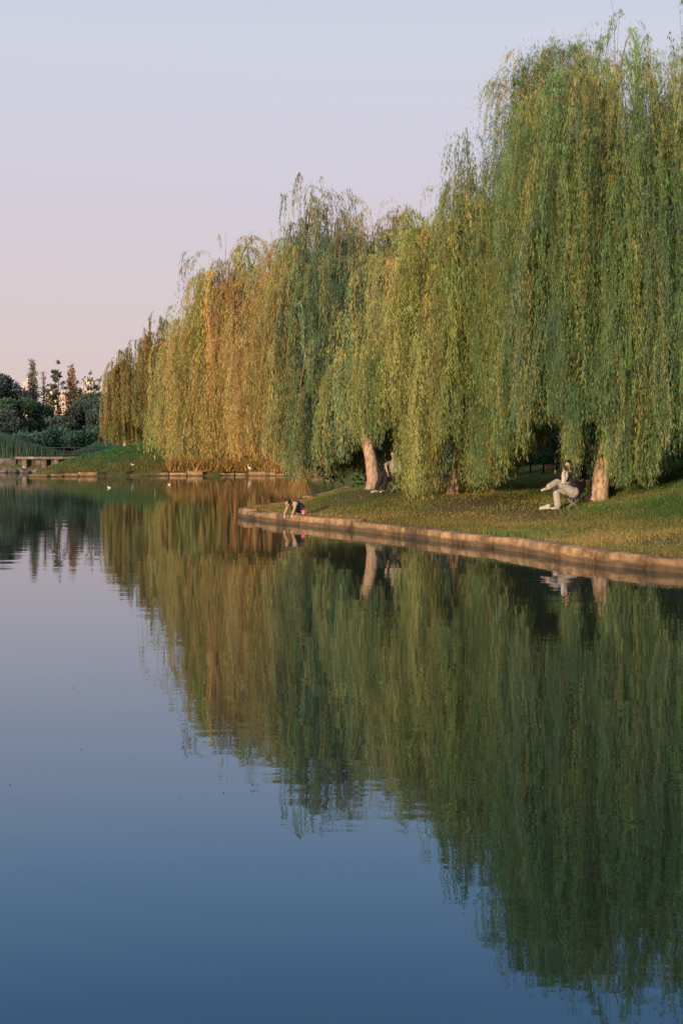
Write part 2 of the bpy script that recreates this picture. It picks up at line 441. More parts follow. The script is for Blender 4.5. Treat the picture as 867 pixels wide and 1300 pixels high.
SHADE_TEAL = np.array([.105, .195, .135]); GREEN = np.array([.165, .262, .092]); YG = np.array([.32, .325, .11]); GOLD = np.array([.44, .35, .12]); RUST = np.array([.47, .25, .12])  # the teal paints shaded foliage as a leaf colour
SHADE_TEAL, GREEN, YG, GOLD, RUST = [(c * .9 + c.mean() * .1) * 1.18 for c in (SHADE_TEAL, GREEN, YG, GOLD, RUST)]
PAL = np.array([SHADE_TEAL, GREEN, YG, GOLD, RUST])

def willow(name, base, centre, top, rad, seed, label, group, n_casc=60, per=38, leafL=.10, leafW=.016, dens=26, low=1.2, pal=None, zmin=None,
           trunk_r=.24, fork=2.2, feather=0., spikes=(), extra=(), tone=1.0, lmax=.55, barkm=None, upto=None, squash=1.0):
    """weeping willow: base (x,y), centre (x,y) of the crown, absolute top z. Returns the Empty."""
    rg = np.random.default_rng(seed)
    bx, by = base; bz = gz(bx, by)
    root = empty(name, (bx, by, bz), label, 'tree', group)
    off = np.array([bx, by, bz])
    H = top - bz; C = np.array([centre[0], centre[1], bz])
    # trunk
    lean = np.array([centre[0] - bx, centre[1] - by]); ln = np.linalg.norm(lean) + 1e-6; lean = lean / ln * min(ln, fork * .45)
    tz = np.array([-.15, 0, .12, .3, .6, 1.0, 1.5, fork, fork + .3]); s = np.clip(tz / fork, 0, 1)
    tp = np.stack([bx + lean[0] * s ** 1.2 + .04 * np.sin(tz * 2 + seed), by + lean[1] * s ** 1.2 + .03 * np.cos(tz * 2.3 + seed), bz + tz], 1)
    tr = trunk_r * np.array([1.75, 1.5, 1.3, 1.15, 1.05, 1.0, .97, .98, .8])
    mb = MB(); 
    fine = np.linspace(0, 1, 26); idx = np.linspace(0, 1, len(tz))
    tpf = np.stack([np.interp(fine, idx, tp[:, j]) for j in range(3)], 1); trf = np.interp(fine, idx, tr)
    mb.tube(tpf - off, trf, 22, wob=.07, seed=seed)
    mb.build('trunk', barkm or M['bark'], root, smooth=True)
    ftop = tp[-2]
    # limbs
    nl = 5; limbs = []
    for k in range(nl):
        th = 2 * math.pi * (k + rg.uniform(-.25, .25)) / nl + seed
        rr = rad * rg.uniform(.3, .55) if k else rad * .1
        end = C + np.array([math.cos(th) * rr, math.sin(th) * rr * squash, H * rg.uniform(.66, .85)])
        if k == 0: end = C + np.array([0, 0, H * .84])
        t = np.linspace(0, 1, 10)[:, None]
        c1 = ftop + (end - ftop) * np.array([.55, .55, .25])
        P = (1 - t) ** 2 * ftop + 2 * t * (1 - t) * c1 + t ** 2 * end
        P[1:-1] += rg.normal(0, .07, (8, 3))
        limbs.append(P)
    lmb = []
    for k, P in enumerate(limbs):
        m_ = MB(); m_.tube(P - off, np.linspace(trunk_r * .62, .03, len(P)), 9, wob=.04, seed=seed + k); lmb.append(m_)
    # cascades
    p0, outv, Ls, casc_id, casc_col, rise, swv = [], [], [], [], [], [], []
    ropes, rope_n = [], [0]
    def add_cascade(T, big=1.0, nf=None, longer=1.0, k=None, hrel=1.0, dc=None):
        ci = len(casc_col)
        if k is None:
            k = int(np.argmin([np.linalg.norm((P[-3] - T)[:2]) for P in limbs]))
        P = limbs[k]; zt = T[2] - rg.uniform(.3, 1.6) * big
        j = int(np.clip(np.argmin(abs(P[:, 2] - zt)), 2, len(P) - 1)); S = P[j]
        d = T - S; hd = d.copy(); hd[2] = 0
        t = np.linspace(0, 1, 7)[:, None]
        c1 = S + d * np.array([.45, .45, .9]) + np.array([0, 0, .35 * big])
        B = (1 - t) ** 2 * S + 2 * t * (1 - t) * c1 + t ** 2 * T
        rB = max(.013, .015 * big) if nf is None or nf > 20 else .007
        lmb[k].tube(B - off, np.linspace(rB * (2.0 if rB > .01 else 1.1), rB * .35, 7), 5)
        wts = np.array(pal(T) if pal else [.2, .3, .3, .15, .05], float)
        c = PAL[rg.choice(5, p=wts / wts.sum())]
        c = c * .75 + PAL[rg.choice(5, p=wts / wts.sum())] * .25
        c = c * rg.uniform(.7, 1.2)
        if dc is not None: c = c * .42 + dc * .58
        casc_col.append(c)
        nf = nf or int(per * rg.uniform(.6, 1.4) * (1.25 - .55 * hrel))
        nr_ = max(2, nf // 3); rid = rg.integers(0, nr_, nf); rt = rg.uniform(.25, 1, nr_) ** .8
        tt = np.clip(rt[rid] + rg.normal(0, .02, nf), 0, 1)
        base_p = np.stack([np.interp(tt, t[:, 0], B[:, q]) for q in range(3)], 1)
        lat = (rg.normal(0, 1, (nr_, 3)) * np.array([.32, .32, .16]) * big)[rid] + rg.normal(0, .045, (nf, 3))
        q0 = base_p + lat * (.4 + tt[:, None])
        od = unit(hd[None, :] + rg.normal(0, .5, (nr_, 3)) * (np.linalg.norm(hd) + .4)); od[:, 2] = 0
        p0.append(q0); outv.append((od * (rg.uniform(.12, .5, nr_) * big * (1.7 if rg.uniform() < .3 else 1))[:, None])[rid] + rg.normal(0, .02, (nf, 3)) * np.array([1, 1, 0])); ropes.append(rid + rope_n[0]); rope_n[0] += nr_
        L = rg.uniform(.18, lmax, nf) * H * longer
        if hrel < .72: L = np.where(rg.uniform(0, 1, nf) < .7, H * rg.uniform(.7, 1.1), L)
        zl = bz + low + np.abs(rg.normal(0, .55, nf)) + .25 * math.sin(T[0] * 1.7 + T[1])
        if zmin is not None:
            qe = q0 + 2 * outv[-1]
            qe = q0 * .35 + qe * .65; zl = np.where(qe[:, 1] < 47.5, np.maximum(bz - .9, zmin(qe[:, 0], qe[:, 1]) - .06 + rg.uniform(0, 1, nf) ** 2.5 * .8), np.maximum(zl, zmin(qe[:, 0], qe[:, 1])))
        L = np.minimum(L, q0[:, 2] - zl)
        Ls.append(L); casc_id.append(np.full(nf, ci))
        rise.append((rg.uniform(.0, .35, nr_) * big * (1.0 + feather))[rid]); swv.append(np.tile(rg.normal(0, .02, 2), (nf, 1)) + rg.normal(0, .01, (nr_, 2))[rid] + rg.normal(0, .006, (nf, 2)))
    # the crown is a cluster of smaller domes of different heights
    domes = [(0., 0., 1.0, .60)]
    nd_ = 7
    for q in range(nd_):
        th = 2 * math.pi * (q + rg.uniform(-.3, .3)) / nd_ + seed * .7
        o_ = rad * rg.uniform(.42, .62)
        domes.append((math.cos(th) * o_, math.sin(th) * o_ * squash, rg.uniform(.66, .9), rg.uniform(.42, .58)))
    for (ex, ey, ez, er) in extra: domes.append((ex - C[0], ey - C[1], (ez - bz) / H, er / rad))
    dcol = []
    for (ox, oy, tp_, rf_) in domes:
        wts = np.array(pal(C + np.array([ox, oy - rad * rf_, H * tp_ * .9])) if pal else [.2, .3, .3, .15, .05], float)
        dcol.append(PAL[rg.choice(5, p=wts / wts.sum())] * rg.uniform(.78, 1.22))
    wd = np.array([d_[3] ** 2 * d_[2] for d_ in domes]); wd[0] *= .8; wd /= wd.sum()
    for c in range(n_casc):
        di = rg.choice(len(domes), p=wd); ox, oy, tp_, rf_ = domes[di]
        h = .30 + .70 * rg.uniform(0, 1) ** .85            # relative height of the cascade's top
        prof = math.sqrt(max(0, 1 - (max(h - .36, 0) / .66) ** 2))
        th = rg.uniform(0, 2 * math.pi)
        f = math.sqrt(rg.uniform(.3, 1)) if h > .45 else rg.uniform(.85, 1)
        rr = rad * rf_ * prof * f
        T = C + np.array([ox + math.cos(th) * rr, oy + math.sin(th) * rr * squash, H * h * tp_])
        add_cascade(T, rg.uniform(.75, 1.2), hrel=h, dc=dcol[di])
    # thin wisps standing above the domes
    for (ox, oy, tp_, rf_) in domes:
        for q in range(6):
            th = rg.uniform(0, 6.28); rr = rad * rf_ * rg.uniform(0, .75)
            T = C + np.array([ox + math.cos(th) * rr, oy + math.sin(th) * rr * squash, H * tp_ * (1 + rg.uniform(-.06, .035))])
            add_cascade(T, rg.uniform(.5, .9), nf=int(rg.uniform(5, 14)), longer=.45)
    for (sx, sy, sz, nn) in spikes:
        T = np.array([sx, sy, sz])
        for q in range(nn):
            add_cascade(T + np.array([rg.normal(0, .22), rg.normal(0, .22), -q * .36]), .38 + .07 * q, 38, .3, dc=GREEN * .8)
    p0 = np.vstack(p0); outv = np.vstack(outv); Ls = np.concatenate(Ls); cid = np.concatenate(casc_id); rise = np.concatenate(rise); swv = np.vstack(swv); rope = np.concatenate(ropes)
    casc_col = np.array(casc_col)
    ok = Ls > .35; p0, outv, Ls, cid, rise, swv, rope = p0[ok], outv[ok], Ls[ok], cid[ok], rise[ok], swv[ok], rope[ok]
    nF = len(Ls)
    nR = rope_n[0]
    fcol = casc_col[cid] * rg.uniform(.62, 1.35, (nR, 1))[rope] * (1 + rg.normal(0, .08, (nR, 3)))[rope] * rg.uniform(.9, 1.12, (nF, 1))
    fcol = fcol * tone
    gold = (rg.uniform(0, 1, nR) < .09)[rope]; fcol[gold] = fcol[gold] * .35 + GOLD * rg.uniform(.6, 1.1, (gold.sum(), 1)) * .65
    ph = rg.uniform(0, 6.28, nR)[rope] + rg.normal(0, .35, nF); bare = rg.uniform(.5, 1.25, nF)
    side_n = rg.uniform(0, 6.28, nF)
    def path(i, s):
        out_ = outv[i]; a = .55
        e = 1 - np.exp(-s / a)
        x = p0[i] + out_ * (e * 2.0)[:, None]
        z = rise[i] * (1 - np.exp(-s / .3)) - (s - .4 * (1 - np.exp(-s / .4)))
        w = .035 * np.sin(s * 1.9 + ph[i]) * np.minimum(s, 2) + .012 * np.sin(s * 7 + ph[i] * 2)
        x = x + np.stack([swv[i, 0] * s + w, swv[i, 1] * s + .03 * np.cos(s * 2.3 + ph[i]), z], 1)
        return x
    nlv = np.maximum((Ls * dens * bare).astype(int), 4)
    fi = np.repeat(np.arange(nF), nlv)
    s = rg.uniform(0, 1, len(fi)) ** .95; s = np.clip(s + .035 * np.sin(s * 19 + ph[fi]), 0, 1) * Ls[fi]
    P = path(fi, s)
    # short side twiglets make ropes of foliage uneven
    tw = rg.uniform(0, 1, len(fi)) < .35
    P[tw] += rg.normal(0, .06, (tw.sum(), 3)) * (1 + 1.6 * feather)
    az = rg.uniform(0, 6.28, len(fi)); sp = rg.uniform(.06, .48, len(fi)) + .3 * feather
    D = unit(np.stack([np.cos(az) * sp, np.sin(az) * sp, -np.ones(len(fi)) + .3 * feather], 1))
    L = leafL * rg.uniform(.6, 1.35, len(fi)); Wd = leafW * rg.uniform(.7, 1.3, len(fi))
    V1, Q1 = diamonds(P, D, L, Wd, rg)
    c1 = fcol[fi] * rg.uniform(.78, 1.25, (len(fi), 1))
    rel = s / Ls[fi]
    c1 = c1 * (1 + .12 * rel[:, None] * np.array([1.2, .9, .2]))
    dead = rg.uniform(0, 1, len(fi)) < .015; c1[dead] = GOLD * 1.1
    # hanging twig ribbons
    ns = 9
    ii = np.repeat(np.arange(nF), ns); ss = np.tile(np.linspace(0, .97, ns), nF) * Ls[ii]
    PP = path(ii, ss).reshape(nF, ns, 3)
    ang = side_n[:, None]; tw_ = (leafW * .22) * (1 - .6 * np.linspace(0, 1, ns))[None, :]
    dx = np.stack([np.cos(ang) * tw_, np.sin(ang) * tw_, 0 * (tw_ + ang)], -1)
    RV = np.stack([PP - dx, PP + dx], 2).reshape(-1, 3)
    b0 = (np.arange(nF)[:, None] * ns + np.arange(ns - 1)[None, :]).ravel() * 2
    RQ = np.stack([b0, b0 + 1, b0 + 3, b0 + 2], 1)
    rc = fcol[np.repeat(np.arange(nF), ns - 1)] * .6 + np.array([.10, .085, .03])
    V_ = np.vstack([V1, RV]) - off; Q_ = np.vstack([Q1, RQ + len(V1)]); c_ = np.vstack([c1, rc])
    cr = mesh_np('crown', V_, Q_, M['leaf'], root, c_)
    for m_ in lmb: m_.build('limb', M['limb'], root, smooth=True)
    return root

def px_of(x, y, z=5):   # column of the photograph a world point falls in
    return 433.5 + x / y * F

GR = 'weeping willows on the near bank'
# how low the curtain hangs along the bank: it opens over trunks and seated people
HANG = np.array([(150, 596), (362, 598), (372, 614), (384, 626), (400, 618), (416, 610), (424, 606), (440, 598), (450, 586), (478, 582), (485, 560), (518, 556), (524, 650), (526, 658), (532, 646), (545, 650),
                 (551, 630), (557, 580), (586, 580), (592, 632), (600, 644), (622, 636), (640, 622), (656, 604), (676, 592), (685, 560), (727, 558), (729, 590), (731, 636), (735, 630), (739, 576), (744, 556), (770, 556), (778, 606),
                 (785, 636), (800, 628), (818, 634), (832, 604), (850, 588), (900, 584), (1100, 610)], float)
def zmin_near(x, y):
    px = px_of(x, y)
    z = CAM_Z - (np.interp(px, HANG[:, 0], HANG[:, 1]) - 577) / F * y
    return np.where(y < 47.5, z, np.where(px < 368, 1.4, .9))
def pal_near(T):  # leaf tones by region: autumn colour plus painted-in shade and golden light
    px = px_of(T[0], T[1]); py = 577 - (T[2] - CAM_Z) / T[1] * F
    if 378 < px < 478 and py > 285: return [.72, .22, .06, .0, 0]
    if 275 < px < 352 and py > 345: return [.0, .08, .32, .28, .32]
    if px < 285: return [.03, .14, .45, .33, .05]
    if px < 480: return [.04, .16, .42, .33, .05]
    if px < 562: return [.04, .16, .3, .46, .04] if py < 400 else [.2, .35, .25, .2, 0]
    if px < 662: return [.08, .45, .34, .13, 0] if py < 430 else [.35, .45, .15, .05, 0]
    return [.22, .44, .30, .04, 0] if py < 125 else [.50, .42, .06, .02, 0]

# A: the nearest willow, trunk beside the seated people
xA, yA, _ = place(757, 635)
xB, yB, _ = place(573, 628)
xC, yC, _ = place(474, 620)
print('trunks', (xA, yA), (xB, yB), (xC, yC), place(706, 648), place(487, 627))
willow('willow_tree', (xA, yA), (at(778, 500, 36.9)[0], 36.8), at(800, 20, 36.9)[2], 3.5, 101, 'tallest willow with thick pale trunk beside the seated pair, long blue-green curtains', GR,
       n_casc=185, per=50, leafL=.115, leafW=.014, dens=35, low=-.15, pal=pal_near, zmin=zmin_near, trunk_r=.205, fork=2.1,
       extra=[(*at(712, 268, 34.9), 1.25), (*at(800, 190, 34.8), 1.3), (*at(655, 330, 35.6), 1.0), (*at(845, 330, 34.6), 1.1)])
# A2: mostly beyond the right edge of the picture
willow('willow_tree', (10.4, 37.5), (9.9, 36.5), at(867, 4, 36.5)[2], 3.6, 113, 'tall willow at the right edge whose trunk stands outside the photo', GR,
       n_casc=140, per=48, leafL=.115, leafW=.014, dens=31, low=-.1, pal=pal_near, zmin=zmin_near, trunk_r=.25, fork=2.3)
# B: lighter, feathery, between
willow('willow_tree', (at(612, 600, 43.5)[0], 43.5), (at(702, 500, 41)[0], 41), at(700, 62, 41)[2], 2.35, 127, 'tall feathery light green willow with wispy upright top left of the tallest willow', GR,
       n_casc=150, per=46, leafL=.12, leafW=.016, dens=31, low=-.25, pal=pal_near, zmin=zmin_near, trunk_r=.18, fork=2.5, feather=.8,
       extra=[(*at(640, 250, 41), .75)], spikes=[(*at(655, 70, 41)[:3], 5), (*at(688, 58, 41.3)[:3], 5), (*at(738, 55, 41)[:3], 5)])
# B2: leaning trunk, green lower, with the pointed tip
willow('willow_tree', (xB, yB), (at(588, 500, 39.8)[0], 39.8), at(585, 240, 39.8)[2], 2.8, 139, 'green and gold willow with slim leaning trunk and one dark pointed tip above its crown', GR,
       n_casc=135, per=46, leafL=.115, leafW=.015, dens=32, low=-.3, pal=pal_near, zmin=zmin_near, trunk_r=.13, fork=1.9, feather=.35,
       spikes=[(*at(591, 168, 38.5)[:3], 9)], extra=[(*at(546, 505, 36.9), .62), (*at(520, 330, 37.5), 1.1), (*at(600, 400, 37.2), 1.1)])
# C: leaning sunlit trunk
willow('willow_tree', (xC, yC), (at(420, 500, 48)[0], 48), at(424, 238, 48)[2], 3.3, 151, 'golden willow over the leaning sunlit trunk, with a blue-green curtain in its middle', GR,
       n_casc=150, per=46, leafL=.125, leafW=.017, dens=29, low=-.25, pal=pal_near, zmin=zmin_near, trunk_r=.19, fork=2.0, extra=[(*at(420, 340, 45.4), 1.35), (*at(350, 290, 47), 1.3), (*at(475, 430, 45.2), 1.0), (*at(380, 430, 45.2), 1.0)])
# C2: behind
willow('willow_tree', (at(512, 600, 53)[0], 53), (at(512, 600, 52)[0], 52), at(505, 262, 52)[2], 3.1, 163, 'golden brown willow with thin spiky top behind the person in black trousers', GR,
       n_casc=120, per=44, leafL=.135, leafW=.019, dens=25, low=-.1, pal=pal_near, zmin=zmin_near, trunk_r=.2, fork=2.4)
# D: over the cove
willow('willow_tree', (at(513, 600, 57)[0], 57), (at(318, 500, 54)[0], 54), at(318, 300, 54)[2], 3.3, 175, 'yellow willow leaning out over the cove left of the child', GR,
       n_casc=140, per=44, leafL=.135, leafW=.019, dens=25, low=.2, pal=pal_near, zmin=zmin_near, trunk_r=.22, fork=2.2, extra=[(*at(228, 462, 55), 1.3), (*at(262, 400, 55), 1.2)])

# coarser willows: far shore and behind
GF = 'willows on the far shore'
def palE(T): return [.03, .14, .5, .3, .03]
def palRust(T): return [0, .0, .06, .3, .64]
def palDark(T): return [.35, .35, .2, .1, 0]
def copy_tree(src, name, base, scale, rz, label, group):
    c = src.copy(); COL.objects.link(c); c.name = name
    c.location = (base[0], base[1], gz(*base)); c.scale = scale if hasattr(scale, '__len__') else (scale,) * 3; c.rotation_euler = (0, 0, rz)
    tag(c, label, 'tree', group)
    for ch in src.children:
        k = ch.copy(); COL.objects.link(k); k.parent = c
    return c
far1 = willow('willow_tree', (at(246, 600, 131)[0], 131), (at(246, 600, 131)[0], 131), at(246, 408, 131)[2], 4.2, 201, 'broad yellow-green willow at the left end of the willow mass on the far shore', GF,
              n_casc=110, per=36, leafL=.30, leafW=.045, dens=11, low=.7, pal=palE, trunk_r=.3, fork=3, lmax=.6)
LATE = (lambda: copy_tree(far2, 'willow_tree', (at(204, 600, 138)[0], 138), (1.1, 1.1, 1.12), 2.1, 'rounded willow with the grey trunk in view, right beside the open green slope', GF))
copy_tree(far1, 'willow_tree', (at(396, 600, 134)[0], 134), (1, 1, .95), 4.0, 'willow on the far shore showing through the hanging fronds right of the rust-coloured trees', GF)
far2 = willow('willow_tree', (at(160, 600, 142)[0], 142), (at(160, 600, 142)[0], 142), at(160, 440, 142)[2], 2.7, 211, 'smaller thin-topped orange willow at the far left of the willow row', GF,
              n_casc=60, per=34, leafL=.30, leafW=.04, dens=10, low=.6, pal=lambda T: [.1, .15, .2, .35, .2] if T[2] > 8 else [.5, .35, .1, .05, 0], tone=.68, trunk_r=.22, fork=3, lmax=.6)  # lower fronds teal as painted shade, whole tone dulled for haze
LATE()
rust = willow('willow_tree', (at(318, 600, 131)[0], 131), (at(318, 600, 131)[0], 131), at(318, 395, 131)[2], 3.0, 221, 'rust-red tree glowing between the yellow willows on the far shore', 'rust-red trees on the far shore',
              n_casc=60, per=34, leafL=.34, leafW=.07, dens=9, low=.5, pal=palRust, trunk_r=.25, fork=3, lmax=.6)
copy_tree(rust, 'willow_tree', (at(352, 600, 133)[0], 133), (.8, .8, .82), 2.0, 'smaller rust-red tree just right of the larger rust-red one', 'rust-red trees on the far shore')
GB = 'dark willows in the shade behind the near bank'
dark = willow('willow_tree', (at(600, 600, 62)[0], 62), (at(600, 600, 62)[0], 62), 10.2, 3.8, 231, 'shaded willow filling the gap behind the slim leaning trunk', GB,
              n_casc=66, per=34, leafL=.2, leafW=.038, dens=12, low=.7, pal=palDark, trunk_r=.22, fork=2.6)
for (px, Y, s_, rz, lb) in [(700, 60, 1.05, 1.1, 'shaded willow seen through fronds left of the seated pair'), (800, 58, 1.1, 2.3, 'shaded willow behind the hedge right of the thick pale trunk'),
                            (905, 54, 1.1, 3.9, 'shaded willow behind the crest at the right edge'), (480, 70, .9, 5.0, 'shaded willow behind the leaning sunlit trunk')]:
    copy_tree(dark, 'willow_tree', (at(px, 600, Y)[0], Y), s_, rz, lb, GB)

# ------------------------------------------------------------------ broadleaf trees, conifers, hedge, reeds
def bushy(name, x, y, top, rad, seed, label, group, cat='tree', col=(.035, .07, .05), leaf=.4, n=9000, lowf=.12, trunk=True, flat=1.0, sparse=False):
    rg = np.random.default_rng(seed); z0 = gz(x, y); H = top - z0
    root = empty(name, (x, y, z0), label, cat, group)
    nl = 26 if not sparse else 46
    cs, rs = [], []
    for k in range(nl):
        u = rg.uniform(lowf, .9); th = rg.uniform(0, 6.28)
        pr = math.sin(math.pi * min(max((u - lowf) / (1.0 - lowf) * .85 + .12, 0), 1)) ** .6
        rr = rad * pr * math.sqrt(rg.uniform(.1, .75))
        rs_ = rad * rg.uniform(.22, .42) if not sparse else rad * rg.uniform(.07, .15)
        cs.append([math.cos(th) * rr, math.sin(th) * rr * flat, min(H * u, H - rs_ * .8)]); rs.append(rs_)
    cs = np.array(cs); rs = np.array(rs)
    cs[0] = [0, 0, H - rs[0]]
    k = rg.choice(nl, n, p=rs ** 2 / (rs ** 2).sum())
    d = unit(rg.normal(0, 1, (n, 3))); r = rs[k] * (rg.uniform(.4, 1.1, n))
    P = cs[k] + d * r[:, None] * np.array([1, 1, .8]); P[:, 2] = np.clip(P[:, 2], .1, H)
    D = unit(d * .6 + rg.normal(0, .6, (n, 3)) + np.array([0, 0, -.2]))
    V, Q = diamonds(P, D, leaf * rg.uniform(.6, 1.4, n), leaf * .7 * rg.uniform(.6, 1.3, n), rg)
    lobe = rg.uniform(.65, 1.35, nl)[k]
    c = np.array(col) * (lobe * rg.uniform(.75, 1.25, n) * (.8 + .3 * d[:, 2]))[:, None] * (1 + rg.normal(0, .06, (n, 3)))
    if trunk:
        mb = MB(); mb.tube([(0, 0, -.2), (.05 * rad, 0, H * .3), (0, .05, H * .85)], [.07 * rad + .05, .05 * rad + .04, .02], 7)
        for q in range(1, min(nl, 12)): mb.tube([(0, 0, H * min(.3 + .04 * q, .6)), cs[q] * np.array([.6, .6, .95]), cs[q]], [.04, .03, .015], 5)
        mb.build('trunk', M['twig'], root, True)
    mesh_np('crown' if trunk else 'foliage', V, Q, M['leaf2'], root, np.clip(c, .003, 1))
    return root

def conifer(x, y, top, rad, seed, label, group, col, n=5000, name='conifer_tree', leaf=.35, open_=.0):
    rg = np.random.default_rng(seed); z0 = gz(x, y); H = top - z0
    root = empty(name, (x, y, z0), label, 'tree', group)
    mb = MB(); mb.tube([(0, 0, -.2), (0, 0, H * .5), (0, 0, H * .99)], [.22, .13, .02], 7)
    tiers = int(H * 2.6); P, D, C_ = [], [], []
    for t in range(tiers):
        u = .1 + .9 * t / tiers; zz = H * u; rr = rad * (1 - u) ** .75 + .12
        nb = 6
        for b in range(nb):
            if rg.uniform() < open_: continue
            th = rg.uniform(0, 6.28); L = rr * rg.uniform(.55, 1.15)
            e = np.array([math.cos(th) * L, math.sin(th) * L, L * rg.uniform(-.1, .45)])
            mb.tube([(0, 0, zz), tuple(np.array([0, 0, zz]) + e)], [.025, .008], 4, cap=False)
            m = max(3, int(n / (tiers * nb) * L / rad * 1.6)); q = rg.uniform(.15, 1, m)
            pp = np.array([0, 0, zz]) + e * q[:, None] + rg.normal(0, .13, (m, 3)); P.append(pp)
            D.append(unit(e[None, :] * .5 + rg.normal(0, .5, (m, 3)) + np.array([0, 0, -.15]))); C_.append(np.full(m, rg.uniform(.6, 1.4)))
    P = np.vstack(P); D = np.vstack(D); C_ = np.concatenate(C_); m = len(P)
    V, Q = diamonds(P, D, leaf * rg.uniform(.6, 1.3, m), leaf * .45 * rg.uniform(.6, 1.3, m), rg)
    c = np.array(col) * (C_ * rg.uniform(.7, 1.3, m))[:, None]
    mb.build('trunk', M['twig'], root, True); mesh_np('crown', V, Q, M['leaf2'], root, c)
    return root

def X(px, Y): return at(px, 600, Y)[0]
def Z(py, Y): return at(433, py, Y)[2]
GL = 'dark round trees on the far left bank'
DK = (.078, .112, .104); DG = (.075, .135, .095)  # shade of the far bank and distance haze are mixed into these greens
lst = [(-55, 455, 185, 6.0, DK, 'dark broadleaf tree beyond the left edge of the photo'), (-22, 466, 180, 5.0, DK, 'dark tree at the left edge, partly outside the photo'), (4, 473, 178, 3.3, DK, 'tallest dark round tree at the left edge of the photo'),
       (32, 503, 170, 3.2, DG, 'round brighter green tree right of the tallest dark one'), (56, 515, 172, 3.0, DK, 'low round dark tree below the tall grey-green conifer'), (12, 520, 166, 3.0, DK, 'low dark bush-like tree above the reeds by the left edge'),
       (78, 528, 170, 2.8, DK, 'low dark tree in front of the sunlit building'), (103, 508, 176, 2.9, DK, 'dark tree below the slim pink tower'), (120, 497, 180, 3.2, (.08, .12, .085), 'dark tree touching the orange willow'),
       (142, 505, 172, 3.6, DK, 'dark tree directly behind the orange willow'), (172, 500, 172, 3.8, DK, 'dark tree behind the gap between two far willows')]
for k, (px, py, Y, rd, cc, lb) in enumerate(lst):
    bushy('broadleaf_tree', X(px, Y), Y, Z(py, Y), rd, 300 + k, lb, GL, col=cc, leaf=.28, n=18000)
# undergrowth between the round trees and the reeds
for k, px in enumerate(range(-40, 200, 26)):
    Y = 160 + (k % 3) * 2.5
    bushy('bush', X(px, Y), Y, Z(540 + (k * 7) % 12, Y), 3.2, 340 + k, ['low dark bush at the foot of the far left trees'][0], 'bushes under the far left trees', 'bush', col=(.06, .12, .10), leaf=.28, n=9000, lowf=.02, trunk=False)
# far filler behind the willows
for k, (px, py) in enumerate([(215, 500), (250, 490), (285, 500), (320, 480), (355, 492), (392, 485), (430, 490)]):
    Y = 168 + (k % 2) * 6
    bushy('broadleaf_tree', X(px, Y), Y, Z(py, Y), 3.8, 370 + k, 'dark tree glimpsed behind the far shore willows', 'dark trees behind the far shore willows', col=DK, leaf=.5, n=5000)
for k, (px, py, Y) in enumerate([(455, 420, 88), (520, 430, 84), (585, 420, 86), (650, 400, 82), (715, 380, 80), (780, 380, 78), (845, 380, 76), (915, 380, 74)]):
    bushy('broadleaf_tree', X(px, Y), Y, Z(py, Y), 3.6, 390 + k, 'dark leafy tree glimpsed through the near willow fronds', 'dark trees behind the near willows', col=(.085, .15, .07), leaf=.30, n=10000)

GC = 'slender conifers rising above the far left trees'  # tall spire colours are paled to carry distance haze
conifer(X(43, 182), 182, Z(455, 182), 1.25, 401, 'grey-green pointed conifer, leftmost of the spires', GC, (.25, .25, .19), n=5200)
conifer(X(92, 182), 182, Z(462, 182), 1.3, 403, 'rusty orange pointed conifer left of the pink tower', GC, (.38, .24, .16), n=5200)
conifer(X(94, 175), 175, Z(515, 175), 1.2, 409, 'short rust-brown conifer low in front of the tall rusty one', GC, (.13, .075, .05), n=4200)
conifer(X(57, 186), 186, Z(470, 186), .9, 405, 'thin bare-twigged conifer between the grey-green spire and the leafy poplar', GC, (.19, .17, .12), n=1500, open_=.35)
GP = 'sparse tall trees above the far left bank'
for (px, py, rd, sd, lb) in [(75, 458, 1.3, 411, 'thin poplar with scattered leaves between the two tall spires'), (69, 478, 1.2, 413, 'short thin tree left of the scattered-leaf poplar'), (116, 470, 2.3, 415, 'open tree with scattered leaf tufts over the pink tower'), (100, 484, 1.0, 417, 'thin dark tree right behind the rusty spire')]:
    bushy('poplar_tree', X(px, 180), 180, Z(py, 180), rd, sd, lb, GP, col=(.12, .14, .09), leaf=.3, n=900, sparse=True, lowf=.35)

hedge_root = empty('hedge', (X(760, 49), 49, gz(X(760, 49), 49)), 'long dark clipped hedge behind the grassy crest under the willows', 'hedge')
rg = np.random.default_rng(77)
n = 60000; hx = rg.uniform(-6.5, 9, n); face = rg.uniform(0, 1, n)
hy = np.where(face < .65, -.6 + rg.normal(0, .09, n), rg.uniform(-.6, .8, n)); hz = np.where(face < .65, rg.uniform(.0, 1.28, n), 1.28 + rg.normal(0, .06, n)) + .05 * np.sin(hx * 2.3)
P = np.stack([hx, hy + .15 * hx * 0, hz + .0], 1)
D = unit(np.stack([rg.normal(0, .6, n), -np.abs(rg.normal(.3, .5, n)), rg.normal(.2, .6, n)], 1))
V, Q = diamonds(P, D, rg.uniform(.06, .12, n), rg.uniform(.035, .07, n), rg)
cl = np.array([.12, .25, .19]) * rg.uniform(.55, 1.5, (n, 1)) * (.75 + .35 * (np.sin(hx * 1.7) * np.sin(hx * .6 + 1)))[:, None]
mesh_np('foliage', V, Q, M['leaf2'], hedge_root, cl)
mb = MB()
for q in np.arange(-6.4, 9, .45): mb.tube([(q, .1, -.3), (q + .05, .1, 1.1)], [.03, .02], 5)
mb.box((1.25, .12, .6), (15.4, .9, 1.15))  # dark box stands in for the shade inside the hedge
mb.build('stems_and_shade', solid('hedge_shade', (.012, .02, .014)), hedge_root)

